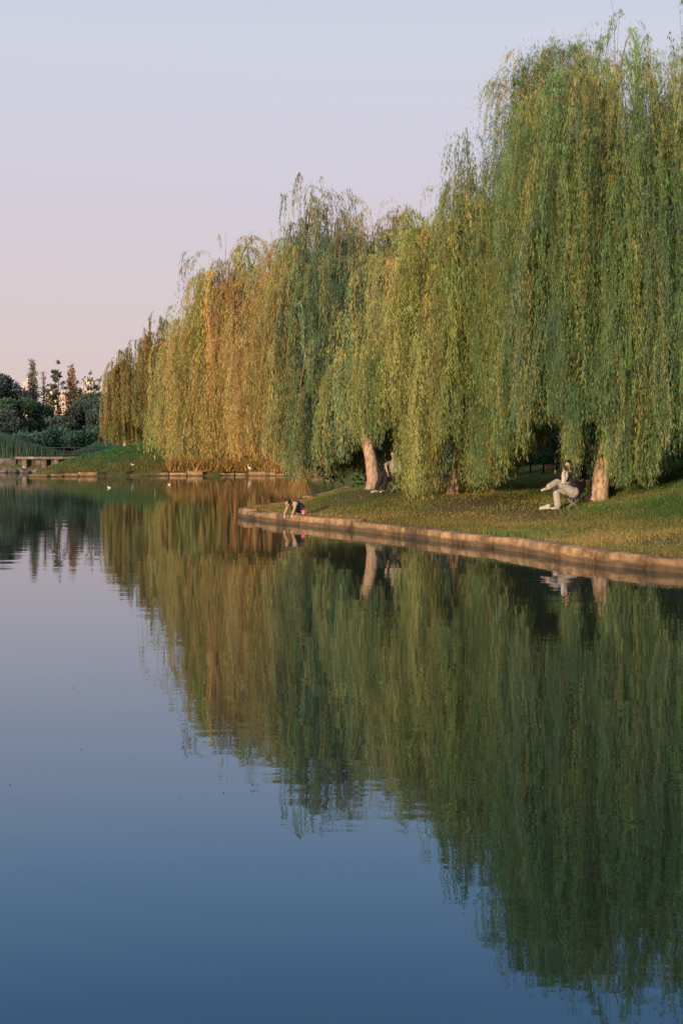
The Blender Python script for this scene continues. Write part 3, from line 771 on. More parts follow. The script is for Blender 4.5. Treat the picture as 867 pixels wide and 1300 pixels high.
def blades(name, P, h, w, col, mat, label, lean=.25, seed=5, cat=None):
    rg = np.random.default_rng(seed); n = len(P)
    az = rg.uniform(0, 6.28, n); S = np.stack([np.cos(az), np.sin(az), 0 * az], 1)
    D = unit(np.stack([rg.normal(0, lean, n), rg.normal(0, lean, n), np.ones(n)], 1))
    V = np.empty((n, 3, 3), np.float32); V[:, 0] = P - S * (w / 2)[:, None]; V[:, 1] = P + S * (w / 2)[:, None]; V[:, 2] = P + D * h[:, None]
    o = mesh_np(name, V.reshape(-1, 3), None, mat, None, col, T=np.arange(n * 3).reshape(n, 3))
    return tag(o, label, cat, None, 'stuff')

# near grass
n = 420000
y = rg.uniform(20, 56, n) ; y = 20 + (y - 20) * rg.uniform(.25, 1, n); u = rg.uniform(-.12, .30, n); x = u * y
d = sdf(x, y); ok = d > .40; x, y, d = x[ok], y[ok], d[ok]
dm = np.zeros(len(x))
for px, py, rr in PATH:
    a, b, c = place(px, py); dm = np.maximum(dm, np.clip(1.25 - np.hypot((x - a) / 1.2, (y - b) / 1.9) / rr, 0, 1))
ok = rg.uniform(0, 1, len(x)) > dm * .85; x, y, d = x[ok], y[ok], d[ok]
z = hgt(x, y); n = len(x)
nn = np.sin(x * .9 + 2 * np.sin(y * .35)) * np.sin(y * .55 + x * .4) + .5 * np.sin(x * 2.6 + y) * np.sin(y * 1.9)
mixv = np.clip(.42 + .38 * nn + rg.normal(0, .22, n) - .05 * (d - 4), 0, 1)[:, None]
cg = np.array([.08, .16, .05]) * (1 - mixv) + np.array([.33, .24, .09]) * mixv
cg *= rg.uniform(.6, 1.45, (n, 1)) * (1 + .28 * np.sin(x * .55 + y * .31) * np.sin(y * .42 - x * .2))[:, None]
blades('grass', np.stack([x, y, z - .01], 1), rg.uniform(.03, .085, n) * (1 + .5 * (nn < -.2) + 1.0 * (d < .55)), rg.uniform(.008, .018, n), cg, M['grass_blade'], 'short patchy green and yellowing grass on the near willow bank', seed=8, cat='grass')
# fallen leaves
n = 6000
y = rg.uniform(22, 48, n); x = rg.uniform(-.1, .28, n) * y; d = sdf(x, y); ok = d > .1; x, y, d = x[ok], y[ok], d[ok]; n = len(x)
z = np.where(d < .42, .25, hgt(x, y) + .05)
P = np.stack([x, y, z], 1); az = rg.uniform(0, 6.28, n)
V, Q = diamonds(P, unit(np.stack([np.cos(az), np.sin(az), rg.normal(0, .25, n)], 1)), rg.uniform(.03, .075, n), rg.uniform(.008, .018, n), rg)
o = mesh_np('fallen_leaves', V, Q, M['leaf'], None, np.array([.42, .33, .16]) * rg.uniform(.4, 1.3, (n, 1)))
tag(o, 'scattered pale fallen willow leaves on the near bank', 'leaves', None, 'stuff')

# leaves drifting on the water
n = 110
y = 7 + 34 * rg.uniform(0, 1, n) ** 1.3; x = rg.uniform(-.26, .26, n) * y; d = sdf(x, y); ok = d < -.1; x, y = x[ok], y[ok]; n = len(x); az = rg.uniform(0, 6.28, n)
V, Q = diamonds(np.stack([x, y, np.full(n, .003)], 1), np.stack([np.cos(az), np.sin(az), 0 * az], 1), rg.uniform(.03, .07, n), rg.uniform(.008, .016, n), np.random.default_rng(1))
V[:, 2] = .004
o = mesh_np('fallen_leaves', V, Q, M['leaf'], None, np.array([.34, .30, .17]) * rg.uniform(.3, 1.2, (n, 1)))
tag(o, 'tiny pale willow leaves drifting on the lake surface', 'leaves', None, 'stuff')

# far slope grass (tufts)
n = 60000
x = rg.uniform(-27, -4, n); y = rg.uniform(123, 142, n); d = sdf(x, y); ok = d > .5; x, y, d = x[ok], y[ok], d[ok]; n = len(x); z = hgt(x, y)
mixv = np.clip(1.2 - d * .28 + rg.normal(0, .25, n) + np.clip((x + 19) * .12, -.2, .6), 0, 1)[:, None]
cg = (np.array([.07, .19, .075]) * (1 - mixv) + np.array([.22, .15, .06]) * mixv) * rg.uniform(.6, 1.4, (n, 1))
blades('grass', np.stack([x, y, z - .02], 1), rg.uniform(.08, .2, n), rg.uniform(.04, .09, n), cg, M['grass_blade'], 'green grass on the open slope across the lake', seed=9, cat='grass')
# orange waterside plants of the far shore
n = 26000
x = rg.uniform(-15.5, -3.2, n); yb = np.interp(x, [-16.5, -13, -9, -4.6, -1], [127.5, 128, 129.5, 128, 120.5]); y = yb + .5 + np.abs(rg.normal(0, 1.2, n))
clump = .55 + .45 * np.sin(x * 2.1) * np.sin(x * .77 + 1)
z = hgt(x, y)
cg = np.array([.62, .38, .16]) * rg.uniform(.45, 1.35, (n, 1)); gi = rg.uniform(0, 1, n) < .3; cg[gi] = np.array([.15, .17, .05]) * rg.uniform(.6, 1.3, (gi.sum(), 1))
blades('reeds', np.stack([x, y, z - .02], 1), rg.uniform(.6, 1.6, n) * (.6 + .5 * clump), rg.uniform(.05, .12, n), cg, M['grass_blade'], 'orange sunlit waterside plants along the far shore under the willows', .45, 10, 'reeds')
# teal reeds on the far left bank
n = 42000
x = rg.uniform(-48, -24, n); y = rg.uniform(153.5, 159, n); z = hgt(x, y)
hh = 1.7 + .9 * np.sin(x * .35 + 2.2) * .6 + .6 * np.clip((-x - 34) / 4, -1, 1)
cg = np.array([.07, .15, .12]) * rg.uniform(.6, 1.35, (n, 1)); gi = (rg.uniform(0, 1, n) < .18) & (x < -33); cg[gi] = np.array([.20, .15, .12]) * rg.uniform(.7, 1.2, (gi.sum(), 1))
blades('reeds', np.stack([x, y, z], 1), hh * rg.uniform(.6, 1.1, n), rg.uniform(.06, .14, n), cg, M['grass_blade'], 'tall blue-green reeds behind the terrace on the far left bank', .12, 12, 'reeds')

# ------------------------------------------------------------------ terrace on the far left bank
ter = empty('stone_terrace', (X(50, 150), 150, 0), 'pale stone lakeside terrace with stepped edge on the far left bank', 'terrace')
o0 = np.array([X(50, 150), 150, 0])
def tb(name, x0, x1, y0, y1, z0, z1, m, parent=ter):
    mb = MB(); mb.box(((x0 + x1) / 2 - o0[0], (y0 + y1) / 2 - o0[1], (z0 + z1) / 2), (x1 - x0, y1 - y0, z1 - z0)); return mb.build(name, m, parent)
xs0, xs1 = X(18, 150), X(105, 150)
tb('coping_slab', xs0, xs1, 150.3, 153.2, 1.42, 1.68, M['stone_grey'])
tb('retaining_face', xs0 + .2, xs1 - .2, 151.2, 153, -.5, 1.415, M['rock'])
tb('lower_step', X(-70, 150), X(16, 150), 149.2, 151.0, -.5, .55, M['stone_grey'])
tb('upper_step', X(-70, 150), X(17, 150), 151.1, 153, -.5, 1.5, M['stone_grey'])
for k in range(4):
    xx = xs0 + 1 + (0, 2.1, 3.4, 6.8)[k]
    mb = MB(); mb.box((xx - o0[0], .75, .55), (.5, .5, 1.72)); mb.build('pier', M['stone_grey'], ter)
rl = empty('railing', (X(80, 153), 153.3, gz(X(80, 153), 153.3)), 'dark timber railing standing along the back of the stone terrace', 'railing')
mb = None
for k in range(7):
    m_ = MB(); m_.box((-2.2 + k * 1.15, 0, .55), (.12, .12, 1.25)); m_.build('post', M['woodrail'], rl)
for zz in (.35, .75, 1.12):
    m_ = MB(); m_.box((1.25, -.08, zz), (7.2, .05, .08)); m_.build('rail', M['woodrail'], rl)
def rock(x, y, s, seed, label, group):
    rg = np.random.default_rng(seed); mb = MB(); mb.ball((0, 0, 0), (s, s * .8, s * .62), 14, 9)
    V = mb.v[0]; V += np.array([[s * .30 * mnoise.noise(Vector(v * 1.3 / s + seed)) for q in range(1)] * 3 for v in V]) * unit(V)
    o = mb.build('rock', M['stone_grey'] if seed % 2 else M['rock'], None)
    o.location = (x, y, max(gz(x, y), 0) * .6 + .12 * s); o.rotation_euler = (0, 0, rg.uniform(0, 6)); tag(o, label, 'rock', group)
for k in range(26):
    px = -8 + k * 4.2; Y = 148.3 + (k * 37 % 10) * .17
    rock(X(px, Y), Y, .35 + .4 * ((k * 53) % 17) / 17, 500 + k, 'grey rock at the waterline below the far left terrace', 'rocks below the far left terrace')

# ------------------------------------------------------------------ distant buildings
def wallmat(name, c): return solid(name, c, tuple(a * .85 for a in c), .05, .9)
M['pinkwall'] = wallmat('pale_pink_render', (.78, .60, .50)); M['creamwall'] = wallmat('cream_render', (.80, .63, .50)); M['paneldark'] = solid('hazy_window', (.32, .25, .25), None, .1, .5)
def building(px0, px1, ytop, Y, wallm, rows, cols, label, roofbit=True):
    x0, x1 = X(px0, Y), X(px1, Y); top = Z(ytop, Y); w = x1 - x0; dp = max(w * .6, 9)
    b = empty('apartment_building', ((x0 + x1) / 2, Y, 0), label, 'building')
    mb = MB(); mb.box((0, dp / 2, top / 2), (w, dp, top)); mb.build('wall', wallm, b)
    mb = MB(); mb.box((0, dp / 2, top + .5), (w + .8, dp + .8, 1.0)); rf = mb.build('roof', wallm, b)
    if roofbit: mb = MB(); mb.box((w * .15, dp / 2, top + 2.6), (w * .3, dp * .4, 3.2)); mb.build('lift_house', wallm, b)
    for r__ in range(rows):
        for c in range(cols):
            zz = top - 3.5 - r__ * 4.2; xx = -w / 2 + w * (c + .5) / cols
            mb = MB(); mb.box((xx, -.02, zz), (w / cols * .5, .3, 2.0)); mb.build('window', M['paneldark'], b)
building(110.5, 119.5, 484, 1300, M['pinkwall'], 12, 2, 'slim pink sunlit tower block above the far left trees')
building(97, 108, 497, 1150, M['creamwall'], 6, 3, 'cream sunlit block just left of the slim pink tower')
building(58, 90, 499, 1000, M['creamwall'], 7, 9, 'wide sunlit apartment block seen through the tree gap below the spires', False)
building(31, 38, 486, 1200, M['pinkwall'], 5, 2, 'small pale rooftop beside the grey-green conifer')

# ------------------------------------------------------------------ people
def remesh(mb, name, mat, parent, vox=.008, sm=3):
    o = mb.build(name, None, None)
    md = o.modifiers.new('r', 'REMESH'); md.mode = 'VOXEL'; md.voxel_size = vox; md.use_smooth_shade = True
    s_ = o.modifiers.new('s', 'SMOOTH'); s_.factor = .5; s_.iterations = sm
    dg = bpy.context.evaluated_depsgraph_get(); me = bpy.data.meshes.new_from_object(o.evaluated_get(dg))
    me.name = name; bpy.data.objects.remove(o)
    me.materials.clear(); me.materials.append(mat)
    me.polygons.foreach_set('use_smooth', np.ones(len(me.polygons), dtype=bool))
    n_ = bpy.data.objects.new(name, me); return link(n_, parent)

def hand(mb, w, d, up, s=1.0, side=1):
    """w wrist point, d pointing direction, up = back-of-hand normal"""
    w = np.array(w, float); d = unit(np.array(d, float)); up = np.array(up, float); up = unit(up - d * (up @ d)); sd = np.cross(d, up) * side
    palm = w + d * .05 * s
    for q in (-.022, -.007, .008, .023): mb.cone(w + sd * q * .5 * s, w + d * .085 * s + sd * q * s, .014 * s, .011 * s, 8)
    for q, L in ((-.026, .062), (-.009, .074), (.009, .08), (.026, .072)):
        a = w + d * .085 * s + sd * q * s; L *= s
        b = a + d * L * .5 - up * L * .15; c = b + unit(d - up * 1.0) * L * .5
        mb.cone(a, b, .0095 * s, .0085 * s, 8); mb.cone(b, c, .0085 * s, .007 * s, 8)
    a = w + d * .025 * s + sd * .024 * s; b = a + unit(sd + d * .8 - up * .3) * .04 * s; c = b + unit(d + sd * .2 - up * .4) * .03 * s
    mb.cone(a, b, .012 * s, .010 * s, 8); mb.cone(b, c, .010 * s, .008 * s, 8)

def head(mb, c, f, s=1.0, r0=None):
    """head centred at c looking along f; returns frame"""
    c = np.array(c, float); f = unit(np.array(f, float)); up = np.array([0, 0, 1.0]); up = unit(up - f * (up @ f)); sd = np.cross(f, up)
    Rm = np.stack([sd, f, up], 1)
    mb.ball(c + up * .02 * s, (.074 * s, .092 * s, .095 * s), 16, 12, Rm)
    mb.ball(c - up * .04 * s + f * .018 * s, (.056 * s, .066 * s, .07 * s), 14, 10, Rm)
    mb.cone(c + f * .09 * s + up * .012 * s, c + f * .105 * s - up * .022 * s, .009 * s, .013 * s, 8)   # nose
    mb.ball(c + f * .072 * s - up * .088 * s, .020 * s, 8, 6)                                      # chin
    for q in (-1, 1): mb.ball(c + sd * q * .076 * s - up * .005 * s, (.010 * s, .018 * s, .03 * s), 8, 6, Rm)
    return c, f, up, sd, Rm
def face_bits(fr, parent, s=1.0):
    c, f, up, sd, Rm = fr
    for q in (-1, 1):
        e = MB(); e.ball(c + f * .086 * s + sd * q * .031 * s + up * .012 * s, (.014 * s, .009 * s, .007 * s), 8, 6, Rm); e.build('eye', M['eye'], parent, True)
    e = MB(); e.ball(c + f * .083 * s - up * .048 * s, (.022 * s, .010 * s, .007 * s), 8, 6, Rm); e.build('mouth', M['lips'], parent, True)
def hair(fr, parent, s=1.0, style='bun'):
    c, f, up, sd, Rm = fr; m = MB()
    m.ball(c + up * .038 * s - f * .022 * s, (.088 * s, .096 * s, .095 * s), 16, 12, Rm)
    m.ball(c - f * .055 * s - up * .02 * s, (.075 * s, .055 * s, .085 * s), 12, 9, Rm)
    for q in (-1, 1): m.ball(c + sd * q * .068 * s + f * .01 * s + up * .03 * s, (.018 * s, .05 * s, .05 * s), 8, 6, Rm)
    if style == 'bun': m.ball(c + up * .115 * s - f * .05 * s, .035 * s, 10, 8)
    if style == 'long':
        m.cone(c - f * .06 * s, c - f * .085 * s - up * .2 * s, .07 * s, .045 * s)
        for q in (-1, 1): m.cone(c + sd * q * .07 * s - f * .02 * s + up * .02 * s, c + sd * q * .075 * s - f * .01 * s - up * .13 * s, .03 * s, .022 * s)
    if style == 'tails':
        for q in (-1, 1): m.cone(c + sd * q * .06 * s + up * .09 * s - f * .02 * s, c + sd * q * .105 * s + up * .10 * s - f * .03 * s, .03 * s, .022 * s)
    return remesh(m, 'hair', M['hair'], parent, .006, 2)
def shoe(ankle, toe, mat, parent, s=1.0, name='shoe'):
    a = np.array(ankle, float); t = np.array(toe, float); d = unit(t - a); m = MB()
    dh = d.copy()
    m.ball(a + np.array([0, 0, -.025]) * s, (.042 * s, .042 * s, .045 * s), 10, 8)
    m.cone(a + np.array([0, 0, -.04]) * s - dh * .035 * s, a + (t - a) * .6 + np.array([0, 0, -.01]) * s, .036 * s, .04 * s)
    m.cone(a + (t - a) * .6 + np.array([0, 0, -.01]) * s, t, .04 * s, .03 * s)
    return remesh(m, name, mat, parent, .007, 3)
def limb(mb, pts, rs):
    for k in range(len(pts) - 1): mb.cone(pts[k], pts[k + 1], rs[k], rs[k + 1])
def stool(parent_loc, label, mat, h=.4, w=.34):
    t = empty('folding_stool', parent_loc, label, 'stool')
    m = MB(); m.box((0, 0, h - .015), (w, w * .8, .03)); m.build('seat', mat, t)
    for sx in (-1, 1):
        for sy in (-1, 1):
            m = MB(); m.tube([(sx * w * .46, sy * w * .36, 0), (-sx * w * .42, sy * w * .36, h - .03)], .011, 8); m.build('leg', M['metal'], t, True)
    return t

# --- woman with patterned trousers
x0, y0, z0 = place(706, 648)
P1 = empty('person', (x0, y0, z0), 'person in pale patterned trousers seated with crossed legs, hand raised to the face', 'person')
b = MB()
fr = head(b, (.27, -.05, 1.10), (-.45, -.8, -.25))
limb(b, [(.30, .0, .93), (.28, -.03, 1.03)], [.052, .048])
limb(b, [(.38, .03, .44), (.34, .02, .62), (.31, .0, .80), (.30, 0, .90)], [.13, .10, .125, .10])
limb(b, [(.37, -.09, .46), (-.02, -.22, .69), (-.28, -.42, .57)], [.08, .055, .035])
limb(b, [(-.28, -.42, .57), (-.40, -.5, .50)], [.034, .022])
limb(b, [(.37, .1, .45), (-.01, .02, .53), (.03, -.0, .08)], [.08, .055, .035])
limb(b, [(.23, -.13, .90), (.13, -.27, .70), (.13, -.22, .93)], [.045, .036, .026]); hand(b, (.13, -.22, .93), (.35, .15, .9), (-.5, -.8, .1), 1.0)
limb(b, [(.37, .14, .90), (.30, -.05, .66), (.20, -.25, .66)], [.045, .036, .026]); hand(b, (.20, -.25, .66), (-.9, -.2, .1), (0, -.2, 1), 1.0, -1)
remesh(b, 'body', M['skin'], P1, .006, 2)
face_bits(fr, P1); hair(fr, P1, 1.0, 'long')
t = MB(); limb(t, [(.38, .03, .5), (.34, .02, .62), (.31, .0, .80), (.30, 0, .89)], [.15, .125, .145, .10])
t.cone((.24, -.12, .88), (.37, .13, .88), .07, .07)
limb(t, [(.23, -.13, .89), (.13, -.27, .70), (.13, -.22, .91)], [.068, .056, .04]); limb(t, [(.37, .14, .89), (.30, -.05, .66), (.21, -.23, .66)], [.068, .056, .04])
remesh(t, 'shirt', M['cream'], P1, .009, 3)
t = MB(); limb(t, [(.385, .02, .54), (.345, .02, .66), (.315, .01, .8)], [.162, .15, .165]); t.cone((.25, -.13, .86), (.38, .13, .88), .085, .085)
remesh(t, 'vest', M['black'], P1, .01, 3)
t = MB(); limb(t, [(.40, -.03, .45), (.40, .06, .45)], [.155, .155])
limb(t, [(.37, -.09, .46), (-.02, -.22, .69), (-.24, -.385, .585)], [.115, .088, .078]); limb(t, [(.37, .1, .45), (-.01, .02, .53), (.03, 0, .13)], [.115, .09, .085])
remesh(t, 'trousers', M['pattern'], P1, .009, 3)
shoe((.03, 0, .085), (-.13, -.1, .045), M['white'], P1); 
shoe((-.28, -.42, .57), (-.43, -.50, .50), M['white'], P1, .9)
ph = MB(); ph.box((.165, -.27, 1.04), (.05, .012, .12), .5); o = ph.build('phone', M['black'], None); o.location = (x0, y0, z0); tag(o, 'small black phone held up by the person in patterned trousers', 'phone')
stool((x0 + .41, y0 + .03, gz(x0 + .41, y0 + .03)), 'low folding stool under the person in patterned trousers', M['darkgrey'], z0 + .31 - gz(x0 + .41, y0 + .03))
# white trainers on the ground
for k, (dx, dy, rz) in enumerate([(-.28, -.05, .3), (-.24, .10, .1)]):
    xx, yy = x0 + dx, y0 + dy
    e = MB(); e.cone((.09, 0, .05), (-.02, 0, .045), .045, .045); e.cone((-.02, 0, .045), (-.13, 0, .03), .045, .032); e.cone((.10, 0, .07), (.05, 0, .10), .035, .028)
    o = remesh(e, 'trainer', M['white'], None, .007, 2); o.location = (xx, yy, gz(xx, yy) + .03); o.rotation_euler = (0, 0, rz)
    tag(o, ['white trainer lying on the dirt, nearer the water', 'white trainer lying on the dirt, tucked behind its pair'][k], 'shoe')

# --- dark figure beside her
x1, y1 = x0 + .74, y0 + 1.2; z1 = gz(x1, y1)
P2 = empty('person', (x1, y1, z1), 'person in black coat sitting half behind fronds right against the thick pale trunk', 'person')
b = MB(); fr = head(b, (-.06, -.08, 1.06), (-.2, -.95, -.15))
limb(b, [(-.05, -.02, .9), (-.06, -.06, 1.0)], [.055, .05]); limb(b, [(0, .05, .42), (-.02, .02, .62), (-.05, 0, .82), (-.05, 0, .88)], [.13, .12, .14, .1])
for q in (-1, 1):
    limb(b, [(q * .09, 0, .42), (q * .11 - .08, -.40, .50), (q * .10 - .22, -.52, .10)], [.08, .06, .04])
    limb(b, [(-.05 + q * .17, 0, .86), (-.03 + q * .22, -.14, .62), (-.03 + q * .09, -.36, .57)], [.05, .04, .028]); hand(b, (-.03 + q * .09, -.36, .57), (-q * .4, -.8, -.1), (0, 0, 1), 1.05, q)
remesh(b, 'body', M['skin'], P2, .006, 2); face_bits(fr, P2); hair(fr, P2, 1.0, 'short')
t = MB(); limb(t, [(0, .05, .40), (-.02, .02, .62), (-.05, 0, .82), (-.05, 0, .87)], [.17, .165, .165, .11]); t.cone((-.20, 0, .85), (.10, 0, .85), .075, .075)
for q in (-1, 1): limb(t, [(-.05 + q * .17, 0, .86), (-.03 + q * .22, -.14, .62), (-.03 + q * .10, -.34, .57)], [.078, .066, .048])
remesh(t, 'coat', M['black'], P2, .009, 3)
t = MB(); t.cone((-.05, .03, .42), (.05, .03, .42), .14, .14)
for q in (-1, 1): limb(t, [(q * .09, 0, .43), (q * .11 - .08, -.40, .50), (q * .10 - .22, -.52, .14)], [.105, .085, .065])
remesh(t, 'trousers', M['darkgrey'], P2, .009, 3)
for q in (-1, 1): shoe((q * .10 - .22, -.52, .10), (q * .12 - .3, -.66, .05), M['shoe_yellow'], P2)
stool((x1, y1 + .03, z1), 'low folding stool under the person in the black coat', M['darkgrey'], .29)

# --- person in black trousers, further back
x2, y2, z2 = place(487, 627)
P3 = empty('person', (x2, y2, z2), 'person in black trousers sitting half hidden by fronds beside the leaning sunlit trunk', 'person')
b = MB(); fr = head(b, (.29, -.02, 1.15), (-.5, -.8, -.25))
limb(b, [(.30, .05, .95), (.295, .0, 1.07)], [.055, .05]); limb(b, [(.33, .12, .52), (.31, .1, .7), (.29, .07, .86), (.30, .06, .93)], [.13, .11, .13, .1])
limb(b, [(.32, .02, .52), (-.03, -.10, .60), (-.22, -.12, .12)], [.08, .058, .036]); limb(b, [(.33, .2, .52), (.07, -.08, .56), (.0, -.05, .12)], [.08, .058, .036])
limb(b, [(.15, .02, .90), (.05, -.10, .86), (.10, -.12, .66)], [.045, .036, .027]); hand(b, (.10, -.12, .66), (.1, -.25, -.9), (-.8, -.4, 0), 1.0)
limb(b, [(.46, .1, .90), (.52, -.1, .70), (.36, -.22, .66)], [.045, .036, .027]); hand(b, (.36, -.22, .66), (-.9, -.2, -.1), (0, -.2, 1), 1.0, -1)
remesh(b, 'body', M['skin'], P3, .006, 2); face_bits(fr, P3); hair(fr, P3, 1.0, 'bun')
t = MB(); limb(t, [(.33, .12, .52), (.31, .1, .7), (.29, .07, .86), (.30, .06, .92)], [.155, .135, .15, .10]); t.cone((.17, .03, .90), (.44, .1, .90), .07, .07)
limb(t, [(.15, .02, .90), (.06, -.09, .865)], [.07, .056]); limb(t, [(.46, .1, .90), (.52, -.1, .70), (.39, -.2, .66)], [.068, .056, .042])
remesh(t, 'shirt', M['greytop'], P3, .009, 3)
t = MB(); t.cone((.33, .05, .50), (.33, .17, .50), .15, .15)
limb(t, [(.32, .02, .52), (-.03, -.10, .60), (-.21, -.12, .17)], [.11, .088, .075]); limb(t, [(.33, .2, .52), (.07, -.08, .56), (.0, -.05, .17)], [.11, .088, .075])
remesh(t, 'trousers', M['black'], P3, .009, 3)
shoe((-.22, -.12, .11), (-.36, -.22, .06), M['white'], P3); shoe((.0, -.05, .11), (-.1, -.2, .06), M['white'], P3)
stool((x2 + .34, y2 + .13, gz(x2 + .34, y2 + .13)), 'low folding stool under the person in black trousers', M['darkgrey'], z2 + .37 - gz(x2 + .34, y2 + .13))

# orange-topped camp table right of that person
xt, yt = X(538, 43), 43.0; zt = gz(xt, yt)
tt = empty('camp_table', (xt, yt, zt), 'small camp table with an orange top glimpsed between fronds', 'table')
th_ = Z(592, 43) - zt
m = MB(); m.box((0, 0, th_), (.62, .42, .05)); m.build('tabletop', M['orange'], tt)
for sx in (-1, 1):
    for sy in (-1, 1):
        m = MB(); m.tube([(sx * .27, sy * .17, 0), (sx * .27, sy * .17, th_ - .02)], .014, 7); m.build('leg', M['metal'], tt, True)

# --- child at the kerb
def kerb_pt(px, py, inset):
    x, y, z = at(px, py, 1)[0], 1, 0
    d = ray(px, py); k = (.235 - CAM_Z) / d[2]; return d[0] * k, d[1] * k
xk, yk = kerb_pt(373, 656.5, 0)
# slide it so that the child crouches on the kerb stones
for q in range(60):
    dd = sdf(np.array([xk]), np.array([yk]))[0]
    if .22 < dd < .34: break
    yk += .03 if dd < .22 else -.03
    xk = (373 - 433.5) / F * yk
P5 = empty('person', (xk, yk, .245), 'small child in tan sleeves and navy vest crouching on the kerb', 'person')
b = MB(); s5 = .95; fr = head(b, (-.15, -.17, .33), (-.55, -.55, -.65), s5)
limb(b, [(-.03, -.04, .33), (-.10, -.11, .33)], [.04, .04]); limb(b, [(.19, .13, .17), (.10, .06, .27), (-.02, -.03, .31)], [.10, .09, .085])
for q, (hx_, hy_) in ((-1, (-.27, -.42)), (1, (-.03, -.44))):
    sx = -.02 + q * .085; sy = -.05 - q * .05
    el = (sx - .05 + q * .02, sy - .16, .19); limb(b, [(sx, sy, .31), el, (hx_ * .9, hy_, .02)], [.034, .027, .02]); hand(b, (hx_ * .9, hy_, .02), (-.1, -.15, -1), (-.2, -1, .1), .7, q)
    hxp = .19 + q * .02; limb(b, [(hxp, .13 - q * .07, .17), (.02 + q * .03, -.02 - q * .09, .16), (.20, .05 - q * .09, .05)], [.065, .048, .03])
remesh(b, 'body', M['skin'], P5, .005, 2); face_bits(fr, P5, s5); hair(fr, P5, s5, 'tails')
t = MB()
t.cone((-.085, .0, .30), (.06, -.10, .31), .06, .06); t.cone((.0, -.04, .30), (-.04, -.06, .315), .075, .055)
for q, (hx_, hy_) in ((-1, (-.27, -.42)), (1, (-.03, -.44))):
    sx = -.02 + q * .085; sy = -.05 - q * .05
    el = (sx - .05 + q * .02, sy - .16, .19); limb(t, [(sx, sy, .31), el, (hx_ * .9 * .8 + el[0] * .2, hy_ * .8 + el[1] * .2, .055)], [.052, .044, .034])
remesh(t, 'shirt', M['tan'], P5, .007, 2)
t = MB(); limb(t, [(.20, .14, .165), (.11, .07, .27), (.02, .0, .305)], [.125, .115, .10]); remesh(t, 'vest', M['navy'], P5, .008, 2)
t = MB()
for q in (-1, 1): limb(t, [(.20 + q * .02, .13 - q * .07, .16), (.02 + q * .03, -.02 - q * .09, .155), (.19, .05 - q * .09, .065)], [.085, .062, .045])
remesh(t, 'trousers', M['navy'], P5, .008, 2)
for q in (-1, 1): shoe((.20, .05 - q * .09, .06), (.10, -.02 - q * .09, .03), M['white'], P5, .62)
# pink bucket
xb, yb_ = xk + .27, yk - .02
for q in range(40):
    if sdf(np.array([xb]), np.array([yb_]))[0] > .12: break
    yb_ += .02
bk = empty('bucket', (xb, yb_, .243), 'small pink toy bucket on the kerb beside the crouching child', 'bucket')
m = MB(); m.tube([(0, 0, 0), (0, 0, .02), (0, 0, .135), (0, 0, .14), (0, 0, .135), (0, 0, .03)], [.052, .055, .072, .076, .068, .048], 20); m.build('pail', M['pink'], bk, True)
m = MB(); th = np.linspace(0, math.pi, 12); m.tube(np.stack([.072 * np.cos(th), .02 + 0 * th, .13 + .05 * np.sin(th)], 1), .004, 6); m.build('handle', M['white'], bk, True)

# ------------------------------------------------------------------ birds
def bird(x, y, z, s, rz, label, tall=False):
    e = empty('egret' if tall else 'duck', (x, y, z), label, 'bird', None, rz)
    m = MB()
    if tall:
        m.ball((0, 0, .42 * s), (.16 * s, .08 * s, .10 * s), 14, 10); m.cone((-.12 * s, 0, .46 * s), (-.16 * s, 0, .66 * s), .04 * s, .022 * s); m.cone((-.16 * s, 0, .66 * s), (-.11 * s, 0, .76 * s), .022 * s, .02 * s)
        m.ball((-.12 * s, 0, .78 * s), (.045 * s, .03 * s, .03 * s), 10, 8); m.cone((.12 * s, 0, .40 * s), (.24 * s, 0, .33 * s), .05 * s, .015 * s)
        for q in (-1, 1): m.cone((0, q * .03 * s, .35 * s), (.02 * s, q * .03 * s, 0), .012 * s, .009 * s, 6)
    else:
        m.ball((0, 0, .06 * s), (.22 * s, .11 * s, .09 * s), 14, 10); m.cone((-.15 * s, 0, .10 * s), (-.18 * s, 0, .22 * s), .05 * s, .035 * s)
        m.ball((-.20 * s, 0, .25 * s), (.06 * s, .042 * s, .042 * s), 10, 8); m.cone((.16 * s, 0, .09 * s), (.27 * s, 0, .13 * s), .05 * s, .015 * s)
    remesh(m, 'body', M['feather'], e, .012 * s, 2)
    m = MB()
    if tall: m.cone((-.15 * s, 0, .78 * s), (-.25 * s, 0, .765 * s), .011 * s, .004 * s, 6)
    else: m.cone((-.25 * s, 0, .245 * s), (-.31 * s, 0, .235 * s), .016 * s, .01 * s, 6)
    m.build('beak', M['beak'], e, True)
p = at(317, 600, 128.4); bird(p[0], 128.6, gz(p[0], 128.6) if gz(p[0], 128.6) > 0 else .3, .95, 0.3, 'white egret standing on the far shore stones below the willows', True)
p = ray(139, 619.5); k = CAM_Z / -p[2]; bird(p[0] * k, p[1] * k, 0, .42, .2, 'white duck swimming in the open water, farther left')
p = ray(215, 615.5); k = CAM_Z / -p[2]; bird(p[0] * k, p[1] * k, 0, .38, 2.6, 'white duck swimming nearer the willow mass')
xx, yy, zz = place(169, 591); bird(xx, yy, zz, .7, .5, 'white bird resting on the open green slope')
xx, yy, zz = place(197, 585); bird(xx, yy, zz, .75, 1.5, 'white bird standing on the slope at the edge of the fronds', True)

